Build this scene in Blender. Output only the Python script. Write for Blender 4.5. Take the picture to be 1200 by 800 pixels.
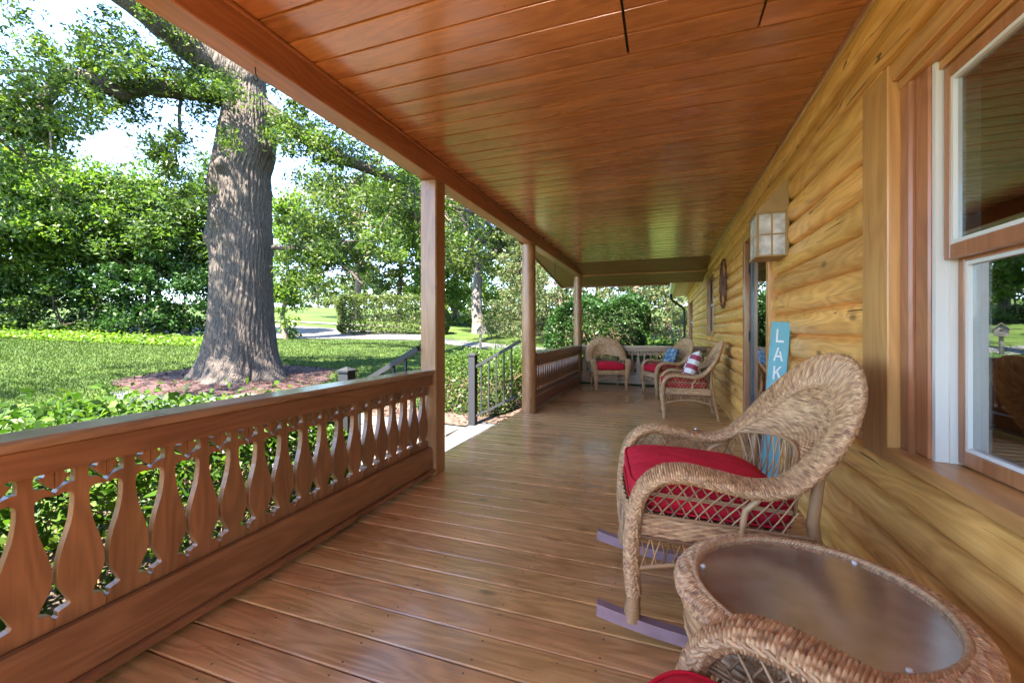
import bpy, math, random
import numpy as np
from mathutils import Vector, Matrix
random.seed(7)
RNG = np.random.default_rng(7)
PI = math.pi
for o in list(bpy.data.objects): bpy.data.objects.remove(o)
SC = bpy.context.scene
COL = SC.collection

# ------------------------------------------------------------------ camera, sky, sun, exposure
CAM_H = 1.12
YAW = math.radians(19.6)
cam = bpy.data.cameras.new('camera'); cam_ob = bpy.data.objects.new('camera', cam); COL.objects.link(cam_ob)
cam.sensor_width = 36; cam.lens = 15.0; cam.shift_y = -0.010; cam.clip_start = 0.02; cam.clip_end = 2000
cam_ob.location = (0, 0, CAM_H); cam_ob.rotation_euler = (PI/2, 0, YAW)
SC.camera = cam_ob
SUN = Vector((-0.09, -0.55, 0.83)).normalized()
world = bpy.data.worlds.new('World'); SC.world = world; world.use_nodes = True
wn = world.node_tree; sky = wn.nodes.new('ShaderNodeTexSky'); sky.sky_type = 'NISHITA'; sky.sun_disc = False
sky.sun_elevation = math.asin(SUN.z); sky.sun_rotation = math.atan2(SUN.x, SUN.y)
sky.air_density = 0.8; sky.dust_density = 0.15; sky.ozone_density = 1.0
bgn = wn.nodes['Background']; bgn.inputs[1].default_value = 0.085
wn.links.new(sky.outputs[0], bgn.inputs[0])
sl = bpy.data.lights.new('sun', 'SUN'); sl.energy = 3.8; sl.angle = math.radians(0.55); sl.color = (1, 0.92, 0.79)
so = bpy.data.objects.new('sun', sl); COL.objects.link(so); so.rotation_euler = SUN.to_track_quat('Z', 'Y').to_euler(); so.location = (-5, -10, 30)
SC.view_settings.view_transform = 'Standard'; SC.view_settings.look = 'None'
SC.view_settings.exposure = 3.95; SC.view_settings.gamma = 1.0; SC.view_settings.use_curve_mapping = False

# ------------------------------------------------------------------ pixel helpers (photo pixels, 1200 x 800)
SN, CS = math.sin(YAW), math.cos(YAW)
def ray(px, py):
    u = (px-600)/500; v = (388-py)/500
    return Vector((-SN+u*CS, CS+u*SN, v))
def at(px, py, t):
    return Vector((0, 0, CAM_H)) + ray(px, py)*t
def ground_z(x, y):
    D = math.hypot(min(x, 0), max(y, 0))
    z = -0.36 + 0.063*(max(0, min(D, 30)-3.5))
    if D > 30: z += 0.085*(min(D, 70)-30)
    return z
def on_ground(px, py, tmax=90):
    a, b = 2.0, tmax
    f = lambda t: at(px, py, t).z - ground_z(*at(px, py, t).xy)
    for _ in range(50):
        m = (a+b)/2
        if f(m) > 0: a = m
        else: b = m
    return at(px, py, a)
def gpt(px, t):
    p = at(px, 388, t); return Vector((p.x, p.y, ground_z(p.x, p.y)))

# ------------------------------------------------------------------ object helpers
def tag(o, label=None, cat=None, group=None, kind=None):
    if label: o['label'] = label
    if cat: o['category'] = cat
    if group: o['group'] = group
    if kind: o['kind'] = kind
    return o
def empty(name, loc=(0,0,0), rot=(0,0,0), label=None, cat=None, group=None):
    o = bpy.data.objects.new(name, None); COL.objects.link(o); o.location = loc; o.rotation_euler = rot
    o.empty_display_size = 0.1
    return tag(o, label, cat, group)
def link_mesh(name, me, mat=None, parent=None):
    o = bpy.data.objects.new(name, me); COL.objects.link(o)
    if mat is not None and not len(me.materials): me.materials.append(mat)
    if parent is not None: o.parent = parent
    return o
def np_mesh(name, verts, quads=None, tris=None, uv=None, smooth=False):
    me = bpy.data.meshes.new(name)
    verts = np.asarray(verts, dtype=np.float32)
    nq = 0 if quads is None else len(quads); nt = 0 if tris is None else len(tris)
    idx = []
    if nq: idx.append(np.asarray(quads, dtype=np.int32).ravel())
    if nt: idx.append(np.asarray(tris, dtype=np.int32).ravel())
    idx = np.concatenate(idx)
    me.vertices.add(len(verts)); me.vertices.foreach_set('co', verts.ravel())
    me.loops.add(len(idx)); me.loops.foreach_set('vertex_index', idx)
    me.polygons.add(nq+nt)
    st = np.concatenate([np.arange(nq)*4, nq*4+np.arange(nt)*3]).astype(np.int32)
    me.polygons.foreach_set('loop_start', st)
    if smooth: me.polygons.foreach_set('use_smooth', np.ones(nq+nt, dtype=bool))
    if uv is not None:
        l = me.uv_layers.new(name='UVMap'); l.data.foreach_set('uv', np.asarray(uv, dtype=np.float32)[idx].ravel())
    me.update(calc_edges=True); me.validate()
    return me
class MB:
    def __init__(s): s.v = []; s.f = []; s.sm = []
    def add(s, vs, fs, sm=False):
        b = len(s.v); s.v += [tuple(v) for v in vs]; s.f += [tuple(i+b for i in f) for f in fs]; s.sm += [sm]*len(fs); return s
    def box(s, x0, x1, y0, y1, z0, z1, bev=0.0):
        if bev <= 0:
            return s.add([(x0,y0,z0),(x1,y0,z0),(x1,y1,z0),(x0,y1,z0),(x0,y0,z1),(x1,y0,z1),(x1,y1,z1),(x0,y1,z1)],
              [(0,3,2,1),(4,5,6,7),(0,1,5,4),(1,2,6,5),(2,3,7,6),(3,0,4,7)])
        b = bev; vs = []
        for (z, i) in ((z0, b), (z0+b, 0), (z1-b, 0), (z1, b)):
            vs += [(x0+b, y0+i, z), (x1-b, y0+i, z), (x1-i, y0+b, z), (x1-i, y1-b, z), (x1-b, y1-i, z), (x0+b, y1-i, z), (x0+i, y1-b, z), (x0+i, y0+b, z)]
        fs = [tuple(range(7, -1, -1)), tuple(range(24, 32))]
        for k in range(3):
            for i in range(8): j = (i+1) % 8; fs.append((k*8+i, k*8+j, k*8+8+j, k*8+8+i))
        return s.add(vs, fs)
    def obox(s, p, q, w, h, up=(0,0,1)):
        p, q = Vector(p), Vector(q); d = (q-p).normalized(); up = Vector(up); r = d.cross(up).normalized(); u = r.cross(d)
        vs = [e + r*a*w/2 + u*c*h/2 for e in (p, q) for a, c in ((-1,-1),(1,-1),(1,1),(-1,1))]
        return s.add(vs, [(3,2,1,0),(4,5,6,7),(0,1,5,4),(1,2,6,5),(2,3,7,6),(3,0,4,7)])
    def tube(s, pts, r, n=8, cap=True):
        pts = [Vector(p) for p in pts]; m = len(pts)
        rs = r if isinstance(r, (list, tuple)) else [r]*m
        ref = None; vs = []
        for i, p in enumerate(pts):
            d = (pts[min(i+1, m-1)] - pts[max(i-1, 0)]).normalized()
            if ref is None: ref = Vector((0,0,1)) if abs(d.z) < .9 else Vector((1,0,0))
            a = d.cross(ref).normalized(); b = a.cross(d).normalized(); ref = b
            vs += [p + (a*math.cos(2*PI*k/n) + b*math.sin(2*PI*k/n))*rs[i] for k in range(n)]
        fs = [(i*n+k, i*n+(k+1)%n, i*n+n+(k+1)%n, i*n+n+k) for i in range(m-1) for k in range(n)]
        s.add(vs, fs, True)
        if cap: s.add(vs[:n], [tuple(range(n-1,-1,-1))]); s.add(vs[-n:], [tuple(range(n))])
        return s
    def lathe(s, prof, n=20, c=(0,0,0)):
        vs = [(c[0]+r*math.cos(2*PI*k/n), c[1]+r*math.sin(2*PI*k/n), c[2]+z) for r, z in prof for k in range(n)]
        m = len(prof)
        s.add(vs, [(i*n+k, i*n+(k+1)%n, i*n+n+(k+1)%n, i*n+n+k) for i in range(m-1) for k in range(n)], True)
        s.add(vs[:n], [tuple(range(n-1,-1,-1))]); s.add(vs[-n:], [tuple(range(n))])
        return s
    def prism(s, poly, axis, a0, a1):
        # poly: 2D loop; axis: extrusion axis 'x','y','z'
        f = {'x': lambda p, a: (a, p[0], p[1]), 'y': lambda p, a: (p[0], a, p[1]), 'z': lambda p, a: (p[0], p[1], a)}[axis]
        n = len(poly); vs = [f(p, a0) for p in poly] + [f(p, a1) for p in poly]
        return s.add(vs, [tuple(range(n-1,-1,-1)), tuple(range(n, 2*n))] + [(i, (i+1)%n, n+(i+1)%n, n+i) for i in range(n)])
    def mesh(s, name):
        me = bpy.data.meshes.new(name); me.from_pydata(s.v, [], s.f)
        me.polygons.foreach_set('use_smooth', s.sm); me.update(); return me
    def build(s, name, mat=None, parent=None): return link_mesh(name, s.mesh(name), mat, parent)

# ------------------------------------------------------------------ materials
def new_mat(name):
    m = bpy.data.materials.new(name); m.use_nodes = True
    return m, m.node_tree.nodes, m.node_tree.links, m.node_tree.nodes['Principled BSDF']
def nd(N, t, **kw):
    n = N.new(t)
    for k, v in kw.items(): setattr(n, k, v)
    return n
def ramp(N, L, src, stops):
    r = N.new('ShaderNodeValToRGB'); e = r.color_ramp.elements
    while len(e) < len(stops): e.new(0.5)
    for i, (p, c) in enumerate(stops):
        e[i].position = p; e[i].color = (c[0], c[1], c[2], 1)
    L.new(src, r.inputs[0]); return r
def math_n(N, L, op, a, b=None):
    m = N.new('ShaderNodeMath'); m.operation = op
    for i, x in enumerate((a, b)):
        if x is None: continue
        if isinstance(x, (int, float)): m.inputs[i].default_value = x
        else: L.new(x, m.inputs[i])
    return m.outputs[0]
def plain(name, col, rough=0.6, metal=0.0, noise=0.0, nscale=8, bump=0.0, bscale=60):
    m, N, L, B = new_mat(name)
    B.inputs['Roughness'].default_value = rough; B.inputs['Metallic'].default_value = metal
    B.inputs['Base Color'].default_value = (*col, 1)
    tc = nd(N, 'ShaderNodeTexCoord')
    if noise:
        n = nd(N, 'ShaderNodeTexNoise'); n.inputs['Scale'].default_value = nscale; n.inputs['Detail'].default_value = 6
        L.new(tc.outputs['Object'], n.inputs['Vector'])
        r = ramp(N, L, n.outputs[0], [(0.3, [c*(1-noise) for c in col]), (0.7, [min(1, c*(1+noise)) for c in col])])
        L.new(r.outputs[0], B.inputs['Base Color'])
    if bump:
        n2 = nd(N, 'ShaderNodeTexNoise'); n2.inputs['Scale'].default_value = bscale; n2.inputs['Detail'].default_value = 5
        L.new(tc.outputs['Object'], n2.inputs['Vector'])
        bp = nd(N, 'ShaderNodeBump'); bp.inputs['Strength'].default_value = bump; bp.inputs['Distance'].default_value = 0.004
        L.new(n2.outputs[0], bp.inputs['Height']); L.new(bp.outputs[0], B.inputs['Normal'])
    return m
def wood(name, light, dark, axis='x', rough=0.35, vary=0.25, coat=0.0, knots=0.5, bump=0.15, rvar=0.12, gscale=1.0, ringw=0.14, kpick=0.56, fine=0.25, cracks=0.0, screws=0.0, wear=0.0):
    m, N, L, B = new_mat(name)
    tc = nd(N, 'ShaderNodeTexCoord'); oi = nd(N, 'ShaderNodeObjectInfo')
    off = nd(N, 'ShaderNodeVectorMath', operation='SCALE'); off.inputs[0].default_value = (37.1, 53.7, 71.9); L.new(oi.outputs['Random'], off.inputs['Scale'])
    ad = nd(N, 'ShaderNodeVectorMath', operation='ADD'); L.new(tc.outputs['Object'], ad.inputs[0]); L.new(off.outputs[0], ad.inputs[1])
    def stretched(al, ac):
        mp = nd(N, 'ShaderNodeMapping'); sc = [ac*gscale]*3; sc['xyz'.index(axis)] = al*gscale; mp.inputs['Scale'].default_value = sc
        L.new(ad.outputs[0], mp.inputs['Vector']); return mp.outputs[0]
    n1 = nd(N, 'ShaderNodeTexNoise'); n1.inputs['Scale'].default_value = 1; n1.inputs['Detail'].default_value = 5; n1.inputs['Distortion'].default_value = 1.2; L.new(stretched(0.9, 9), n1.inputs['Vector'])
    n2 = nd(N, 'ShaderNodeTexNoise'); n2.inputs['Scale'].default_value = 1; n2.inputs['Detail'].default_value = 4; L.new(stretched(5, 130), n2.inputs['Vector'])
    # cathedral rings: bands of a low noise
    n3 = nd(N, 'ShaderNodeTexNoise'); n3.inputs['Scale'].default_value = 1; n3.inputs['Detail'].default_value = 2; L.new(stretched(0.8, 5), n3.inputs['Vector'])
    rings = math_n(N, L, 'SINE', math_n(N, L, 'MULTIPLY', n3.outputs[0], 90.0))
    rings = math_n(N, L, 'ADD', math_n(N, L, 'MULTIPLY', rings, 0.5), 0.5)
    g = math_n(N, L, 'ADD', math_n(N, L, 'MULTIPLY', n1.outputs[0], 0.6), math_n(N, L, 'MULTIPLY', n2.outputs[0], fine))
    if fine > .25: g = math_n(N, L, 'SUBTRACT', g, (fine-.25)*.5)
    g = math_n(N, L, 'ADD', g, math_n(N, L, 'MULTIPLY', rings, ringw))
    # broad blotches where the stain took unevenly
    n4 = nd(N, 'ShaderNodeTexNoise'); n4.inputs['Scale'].default_value = 1; n4.inputs['Detail'].default_value = 3; L.new(stretched(1.6, 3.5), n4.inputs['Vector'])
    mid = [(a+b)/2 for a, b in zip(light, dark)]
    r = ramp(N, L, g, [(0.28, dark), (0.5, mid), (0.72, light)])
    col = r.outputs[0]
    bl = nd(N, 'ShaderNodeMixRGB', blend_type='MULTIPLY'); bl.inputs[0].default_value = 0.55
    br = ramp(N, L, n4.outputs[0], [(0.3, (0.72, 0.68, 0.64)), (0.7, (1.12, 1.1, 1.08))]); L.new(col, bl.inputs[1]); L.new(br.outputs[0], bl.inputs[2]); col = bl.outputs[0]
    if knots:
        vo = nd(N, 'ShaderNodeTexVoronoi'); vo.inputs['Scale'].default_value = 1; L.new(stretched(2.2, 5.5), vo.inputs['Vector'])
        kr = ramp(N, L, vo.outputs['Distance'], [(0.0, (1, 1, 1)), (0.055, (0.75, 0.75, 0.75)), (0.12, (0, 0, 0))])
        pick = ramp(N, L, vo.outputs['Color'], [(kpick, (0, 0, 0)), (kpick+.02, (1, 1, 1))])
        kf = math_n(N, L, 'MULTIPLY', math_n(N, L, 'MULTIPLY', kr.outputs[0], pick.outputs[0]), knots)
        mk = nd(N, 'ShaderNodeMixRGB'); L.new(kf, mk.inputs[0]); L.new(col, mk.inputs[1]); mk.inputs[2].default_value = (dark[0]*0.3, dark[1]*0.28, dark[2]*0.28, 1); col = mk.outputs[0]
    hgt = g
    if cracks:
        nc = nd(N, 'ShaderNodeTexNoise'); nc.inputs['Scale'].default_value = 1; nc.inputs['Detail'].default_value = 3; L.new(stretched(0.35, 9), nc.inputs['Vector'])
        nk = nd(N, 'ShaderNodeTexNoise'); nk.inputs['Scale'].default_value = 1; nk.inputs['Detail'].default_value = 2; L.new(stretched(1.3, 4), nk.inputs['Vector'])
        line = math_n(N, L, 'LESS_THAN', math_n(N, L, 'ABSOLUTE', math_n(N, L, 'SUBTRACT', nc.outputs[0], 0.5)), 0.0035)
        ck = math_n(N, L, 'MULTIPLY', line, math_n(N, L, 'GREATER_THAN', nk.outputs[0], 0.54))
        mc = nd(N, 'ShaderNodeMixRGB'); L.new(math_n(N, L, 'MULTIPLY', ck, cracks), mc.inputs[0]); L.new(col, mc.inputs[1]); mc.inputs[2].default_value = (dark[0]*0.22, dark[1]*0.2, dark[2]*0.2, 1); col = mc.outputs[0]
        hgt = math_n(N, L, 'SUBTRACT', g, math_n(N, L, 'MULTIPLY', ck, 0.8))
    if screws:
        sx = nd(N, 'ShaderNodeSeparateXYZ'); L.new(tc.outputs['Object'], sx.inputs[0])
        jx = math_n(N, L, 'ADD', sx.outputs[0], math_n(N, L, 'MULTIPLY', oi.outputs['Random'], 0.012))
        dx = math_n(N, L, 'MULTIPLY', math_n(N, L, 'SUBTRACT', math_n(N, L, 'FRACT', math_n(N, L, 'DIVIDE', jx, 0.406)), 0.5), 0.406)
        dy = math_n(N, L, 'SUBTRACT', math_n(N, L, 'ABSOLUTE', sx.outputs[1]), 0.047)
        dd = math_n(N, L, 'SQRT', math_n(N, L, 'ADD', math_n(N, L, 'MULTIPLY', dx, dx), math_n(N, L, 'MULTIPLY', dy, dy)))
        sm = math_n(N, L, 'LESS_THAN', dd, 0.0042)
        ms = nd(N, 'ShaderNodeMixRGB'); L.new(math_n(N, L, 'MULTIPLY', sm, screws), ms.inputs[0]); L.new(col, ms.inputs[1]); ms.inputs[2].default_value = (0.03, 0.02, 0.015, 1); col = ms.outputs[0]
    wf = None
    if wear:
        gp_ = nd(N, 'ShaderNodeNewGeometry'); wn_ = nd(N, 'ShaderNodeTexNoise'); wn_.inputs['Scale'].default_value = 1.1; wn_.inputs['Detail'].default_value = 7; L.new(gp_.outputs['Position'], wn_.inputs[0])
        wf = wn_.outputs[0]
        wr = ramp(N, L, wf, [(0.3, (0.8, 0.78, 0.76)), (0.7, (1.16, 1.14, 1.12))]); mw_ = nd(N, 'ShaderNodeMixRGB', blend_type='MULTIPLY'); mw_.inputs[0].default_value = wear; L.new(col, mw_.inputs[1]); L.new(wr.outputs[0], mw_.inputs[2]); col = mw_.outputs[0]
        vs_ = nd(N, 'ShaderNodeTexVoronoi'); vs_.inputs['Scale'].default_value = 16; L.new(gp_.outputs['Position'], vs_.inputs['Vector'])
        sp_ = math_n(N, L, 'MULTIPLY', math_n(N, L, 'LESS_THAN', vs_.outputs['Distance'], 0.06), math_n(N, L, 'GREATER_THAN', math_n(N, L, 'FRACT', math_n(N, L, 'MULTIPLY', vs_.outputs['Color'], 7.3)), 0.7))
        mg_ = nd(N, 'ShaderNodeMixRGB'); L.new(math_n(N, L, 'MULTIPLY', sp_, 0.6), mg_.inputs[0]); L.new(col, mg_.inputs[1]); mg_.inputs[2].default_value = (0.05, 0.035, 0.025, 1); col = mg_.outputs[0]
    hs = nd(N, 'ShaderNodeHueSaturation'); L.new(col, hs.inputs['Color'])
    L.new(math_n(N, L, 'ADD', math_n(N, L, 'MULTIPLY', oi.outputs['Random'], vary), 1-vary/2), hs.inputs['Value'])
    rnd2 = math_n(N, L, 'FRACT', math_n(N, L, 'MULTIPLY', oi.outputs['Random'], 17.3))
    L.new(math_n(N, L, 'ADD', math_n(N, L, 'MULTIPLY', rnd2, 0.008), 0.497), hs.inputs['Hue'])
    L.new(hs.outputs[0], B.inputs['Base Color'])
    rg = math_n(N, L, 'ADD', math_n(N, L, 'MULTIPLY', n1.outputs[0], rvar*2), rough-rvar)
    if wf is not None: rg = math_n(N, L, 'ADD', rg, math_n(N, L, 'MULTIPLY', math_n(N, L, 'SUBTRACT', wf, 0.5), 0.55))
    L.new(rg, B.inputs['Roughness'])
    if coat: B.inputs['Coat Weight'].default_value = coat; B.inputs['Coat Roughness'].default_value = 0.14
    bp = nd(N, 'ShaderNodeBump'); bp.inputs['Strength'].default_value = bump; bp.inputs['Distance'].default_value = 0.003
    L.new(hgt, bp.inputs['Height']); L.new(bp.outputs[0], B.inputs['Normal'])
    return m
def leaf_mat(name, cols, trans=0.45, rough=0.45, spec=0.4):
    m, N, L, B = new_mat(name)
    ge = nd(N, 'ShaderNodeNewGeometry'); n = len(cols)
    r = ramp(N, L, ge.outputs['Random Per Island'], [(i/(n-1), c) for i, c in enumerate(cols)])
    B.inputs['Roughness'].default_value = rough; B.inputs['Specular IOR Level'].default_value = spec
    L.new(r.outputs[0], B.inputs['Base Color'])
    tr = nd(N, 'ShaderNodeBsdfTranslucent')
    br = nd(N, 'ShaderNodeMixRGB', blend_type='MULTIPLY'); br.inputs[0].default_value = 1; L.new(r.outputs[0], br.inputs[1]); br.inputs[2].default_value = (1.35, 1.5, 0.7, 1)
    L.new(br.outputs[0], tr.inputs[0])
    mx = nd(N, 'ShaderNodeMixShader'); mx.inputs[0].default_value = trans
    L.new(B.outputs[0], mx.inputs[1]); L.new(tr.outputs[0], mx.inputs[2]); L.new(mx.outputs[0], N['Material Output'].inputs[0])
    return m
def bark_mat(name, light, dark, sx=14, sz=2.2, bump=0.9, dist=0.03):
    m, N, L, B = new_mat(name); B.inputs['Roughness'].default_value = 0.9
    tc = nd(N, 'ShaderNodeTexCoord'); mp = nd(N, 'ShaderNodeMapping'); mp.inputs['Scale'].default_value = (sx, sx, sz); L.new(tc.outputs['Object'], mp.inputs[0])
    n0 = nd(N, 'ShaderNodeTexNoise'); n0.inputs['Scale'].default_value = 1.3; n0.inputs['Detail'].default_value = 4; L.new(mp.outputs[0], n0.inputs[0])
    mixv = nd(N, 'ShaderNodeMixRGB'); mixv.inputs[0].default_value = 0.35; L.new(mp.outputs[0], mixv.inputs[1]); L.new(n0.outputs['Color'], mixv.inputs[2])
    vo = nd(N, 'ShaderNodeTexVoronoi', feature='DISTANCE_TO_EDGE'); vo.inputs['Scale'].default_value = 1.1; L.new(mixv.outputs[0], vo.inputs['Vector'])
    n1 = nd(N, 'ShaderNodeTexNoise'); n1.inputs['Scale'].default_value = 2.5; n1.inputs['Detail'].default_value = 8; L.new(mp.outputs[0], n1.inputs[0])
    h = math_n(N, L, 'ADD', math_n(N, L, 'MULTIPLY', math_n(N, L, 'MINIMUM', vo.outputs[0], 0.3), 2.2), math_n(N, L, 'MULTIPLY', n1.outputs[0], 0.6))
    r = ramp(N, L, n1.outputs[0], [(0.3, dark), (0.7, light)]); L.new(r.outputs[0], B.inputs['Base Color'])
    bp = nd(N, 'ShaderNodeBump'); bp.inputs['Strength'].default_value = bump; bp.inputs['Distance'].default_value = dist; L.new(h, bp.inputs['Height']); L.new(bp.outputs[0], B.inputs['Normal'])
    return m
def wicker_mat(name, bumpy=False):
    m, N, L, B = new_mat(name); B.inputs['Roughness'].default_value = 0.48
    uv = nd(N, 'ShaderNodeUVMap'); sp = nd(N, 'ShaderNodeSeparateXYZ'); L.new(uv.outputs[0], sp.inputs[0])
    oi = nd(N, 'ShaderNodeObjectInfo')
    row = math_n(N, L, 'FLOOR', math_n(N, L, 'DIVIDE', sp.outputs[0], 0.0075))
    cb = nd(N, 'ShaderNodeCombineXYZ'); L.new(math_n(N, L, 'MULTIPLY', row, 3.7), cb.inputs[0]); L.new(math_n(N, L, 'MULTIPLY', sp.outputs[1], 9.0), cb.inputs[1]); L.new(math_n(N, L, 'MULTIPLY', oi.outputs['Random'], 40), cb.inputs[2])
    n = nd(N, 'ShaderNodeTexNoise'); n.inputs['Scale'].default_value = 1.0; n.inputs['Detail'].default_value = 3; L.new(cb.outputs[0], n.inputs[0])
    r = ramp(N, L, n.outputs[0], [(0.3, (0.20, 0.097, 0.047)), (0.45, (0.38, 0.207, 0.098)), (0.58, (0.53, 0.315, 0.15)), (0.72, (0.68, 0.45, 0.235))])
    L.new(r.outputs[0], B.inputs['Base Color'])
    if bumpy:
        p = math_n(N, L, 'ABSOLUTE', math_n(N, L, 'SINE', math_n(N, L, 'MULTIPLY', sp.outputs[0], PI/0.0075)))
        g = math_n(N, L, 'FLOOR', math_n(N, L, 'DIVIDE', sp.outputs[0], 0.0225))
        c = math_n(N, L, 'COSINE', math_n(N, L, 'ADD', math_n(N, L, 'MULTIPLY', sp.outputs[1], 2*PI*10), math_n(N, L, 'MULTIPLY', g, PI)))
        h = math_n(N, L, 'MULTIPLY', p, math_n(N, L, 'ADD', math_n(N, L, 'MULTIPLY', c, 0.5), 0.8))
        bp = nd(N, 'ShaderNodeBump'); bp.inputs['Strength'].default_value = 1; bp.inputs['Distance'].default_value = 0.004
        L.new(h, bp.inputs['Height']); L.new(bp.outputs[0], B.inputs['Normal'])
    return m
def reed_mat(name):
    m, N, L, B = new_mat(name); B.inputs['Roughness'].default_value = 0.45
    ge = nd(N, 'ShaderNodeNewGeometry')
    r = ramp(N, L, ge.outputs['Random Per Island'], [(0, (0.15, 0.075, 0.038)), (0.4, (0.31, 0.17, 0.08)), (1, (0.48, 0.29, 0.14))])
    L.new(r.outputs[0], B.inputs['Base Color']); return m
def glass_mat(name, refl=0.35, tint=(0.75, 0.8, 0.8), rough=0.0):
    m, N, L, B = new_mat(name)
    gl = nd(N, 'ShaderNodeBsdfGlossy'); gl.inputs['Roughness'].default_value = rough; gl.inputs[0].default_value = (0.95, 0.97, 1, 1)
    tr = nd(N, 'ShaderNodeBsdfTransparent'); tr.inputs[0].default_value = (*tint, 1)
    lw = nd(N, 'ShaderNodeLayerWeight'); lw.inputs[0].default_value = 0.5
    fac = math_n(N, L, 'ADD', math_n(N, L, 'MULTIPLY', math_n(N, L, 'POWER', lw.outputs['Facing'], 2.2), 1-refl), refl)
    mx = nd(N, 'ShaderNodeMixShader'); L.new(fac, mx.inputs[0]); L.new(tr.outputs[0], mx.inputs[1]); L.new(gl.outputs[0], mx.inputs[2])
    L.new(mx.outputs[0], N['Material Output'].inputs[0]); return m

M = {}
M['floor'] = wood('floor_wood', (0.62, 0.325, 0.13), (0.36, 0.17, 0.062), 'x', rough=0.3, vary=0.12, coat=0.4, knots=0.85, bump=0.4, ringw=0.22, kpick=0.5, fine=.5, screws=0.9, wear=1.0)
M['ceiling'] = wood('ceiling_wood', (0.528, 0.204, 0.070), (0.308, 0.106, 0.035), 'x', rough=0.27, vary=0.2, coat=0.4, knots=0.5, bump=0.2, rvar=0.08, fine=.45, screws=0.5, kpick=.54)
M['rail'] = wood('rail_wood', (0.26, 0.112, 0.046), (0.135, 0.053, 0.021), 'y', rough=0.36, vary=0.12, coat=0.2, knots=0.6)
M['railx'] = wood('rail_wood_across', (0.362, 0.169, 0.075), (0.188, 0.080, 0.034), 'x', rough=0.36, vary=0.12, coat=0.2, knots=0.6)
M['bal'] = wood('baluster_wood', (0.28, 0.122, 0.05), (0.145, 0.058, 0.023), 'z', rough=0.38, vary=0.3, coat=0.2, knots=0.5)
M['post'] = wood('post_wood', (0.38, 0.19, 0.08), (0.22, 0.10, 0.04), 'z', rough=0.4, vary=0.1, coat=0.2, knots=0.9, bump=0.5, fine=.4, cracks=.8)
M['cap'] = wood('handrail_wood', (0.336, 0.192, 0.104), (0.184, 0.092, 0.048), 'y', rough=0.3, vary=0.1, coat=0.6, knots=0.6)
M['beam'] = wood('beam_wood', (0.416, 0.160, 0.068), (0.240, 0.078, 0.032), 'y', rough=0.42, vary=0.05, coat=0.15, knots=0.7)
M['beamx'] = wood('beam_wood_across', (0.52, 0.20, 0.085), (0.30, 0.098, 0.04), 'x', rough=0.42, vary=0.05, coat=0.15, knots=0.7)
M['log'] = wood('log_wood', (0.88, 0.475, 0.135), (0.58, 0.262, 0.06), 'y', rough=0.42, vary=0.3, coat=0.15, knots=0.95, bump=0.9, ringw=0.2, kpick=0.52, fine=.5, cracks=0.9)
M['trim'] = wood('trim_wood', (0.634, 0.323, 0.112), (0.396, 0.172, 0.055), 'z', rough=0.36, vary=0.2, coat=0.2, knots=0.4)
M['trimy'] = wood('trim_wood_along', (0.634, 0.323, 0.112), (0.396, 0.172, 0.055), 'y', rough=0.36, vary=0.2, coat=0.2, knots=0.4)
M['redtrim'] = wood('sash_wood', (0.432, 0.180, 0.078), (0.240, 0.090, 0.040), 'z', rough=0.33, vary=0.2, coat=0.25, knots=0.3)
M['soffit'] = wood('soffit_wood', (0.30, 0.155, 0.07), (0.2, 0.095, 0.042), 'x', rough=0.6, vary=0.1, knots=0.2)
M['white'] = plain('white_paint', (0.6, 0.59, 0.55), 0.35, bump=0.05)
M['dark'] = plain('dark_wood', (0.03, 0.022, 0.018), 0.8)
M['blackmetal'] = plain('charcoal_metal', (0.007, 0.0075, 0.010), 0.62, 0.0, bump=0.05, bscale=300)
M['doormetal'] = plain('dark_blue_metal', (0.045, 0.055, 0.065), 0.3, 0.2)
M['concrete'] = plain('concrete', (0.072, 0.076, 0.082), 0.8, noise=0.15, nscale=6, bump=0.2, bscale=80)
M['asphalt'] = plain('driveway_asphalt', (0.089, 0.085, 0.081), 0.9, noise=0.15, nscale=1.2, bump=0.3, bscale=30)
M['paver'] = plain('paver_stone', (0.102, 0.085, 0.076), 0.85, noise=0.2, nscale=7, bump=0.3)
M['glass'] = glass_mat('window_glass', 0.16)
M['tableglass'] = glass_mat('table_glass', 0.06, (0.92, 0.9, 0.89), 0.2)
M['interior'] = plain('interior_wall', (0.16, 0.12, 0.09), 0.8)
M['wicker'] = wicker_mat('wicker')
M['wicker2'] = wicker_mat('wicker_weave', True)
M['reed'] = reed_mat('wicker_reed')
M['lilac'] = plain('runner_paint', (0.30, 0.20, 0.235), 0.45, noise=0.15, nscale=15, bump=0.1)
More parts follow.
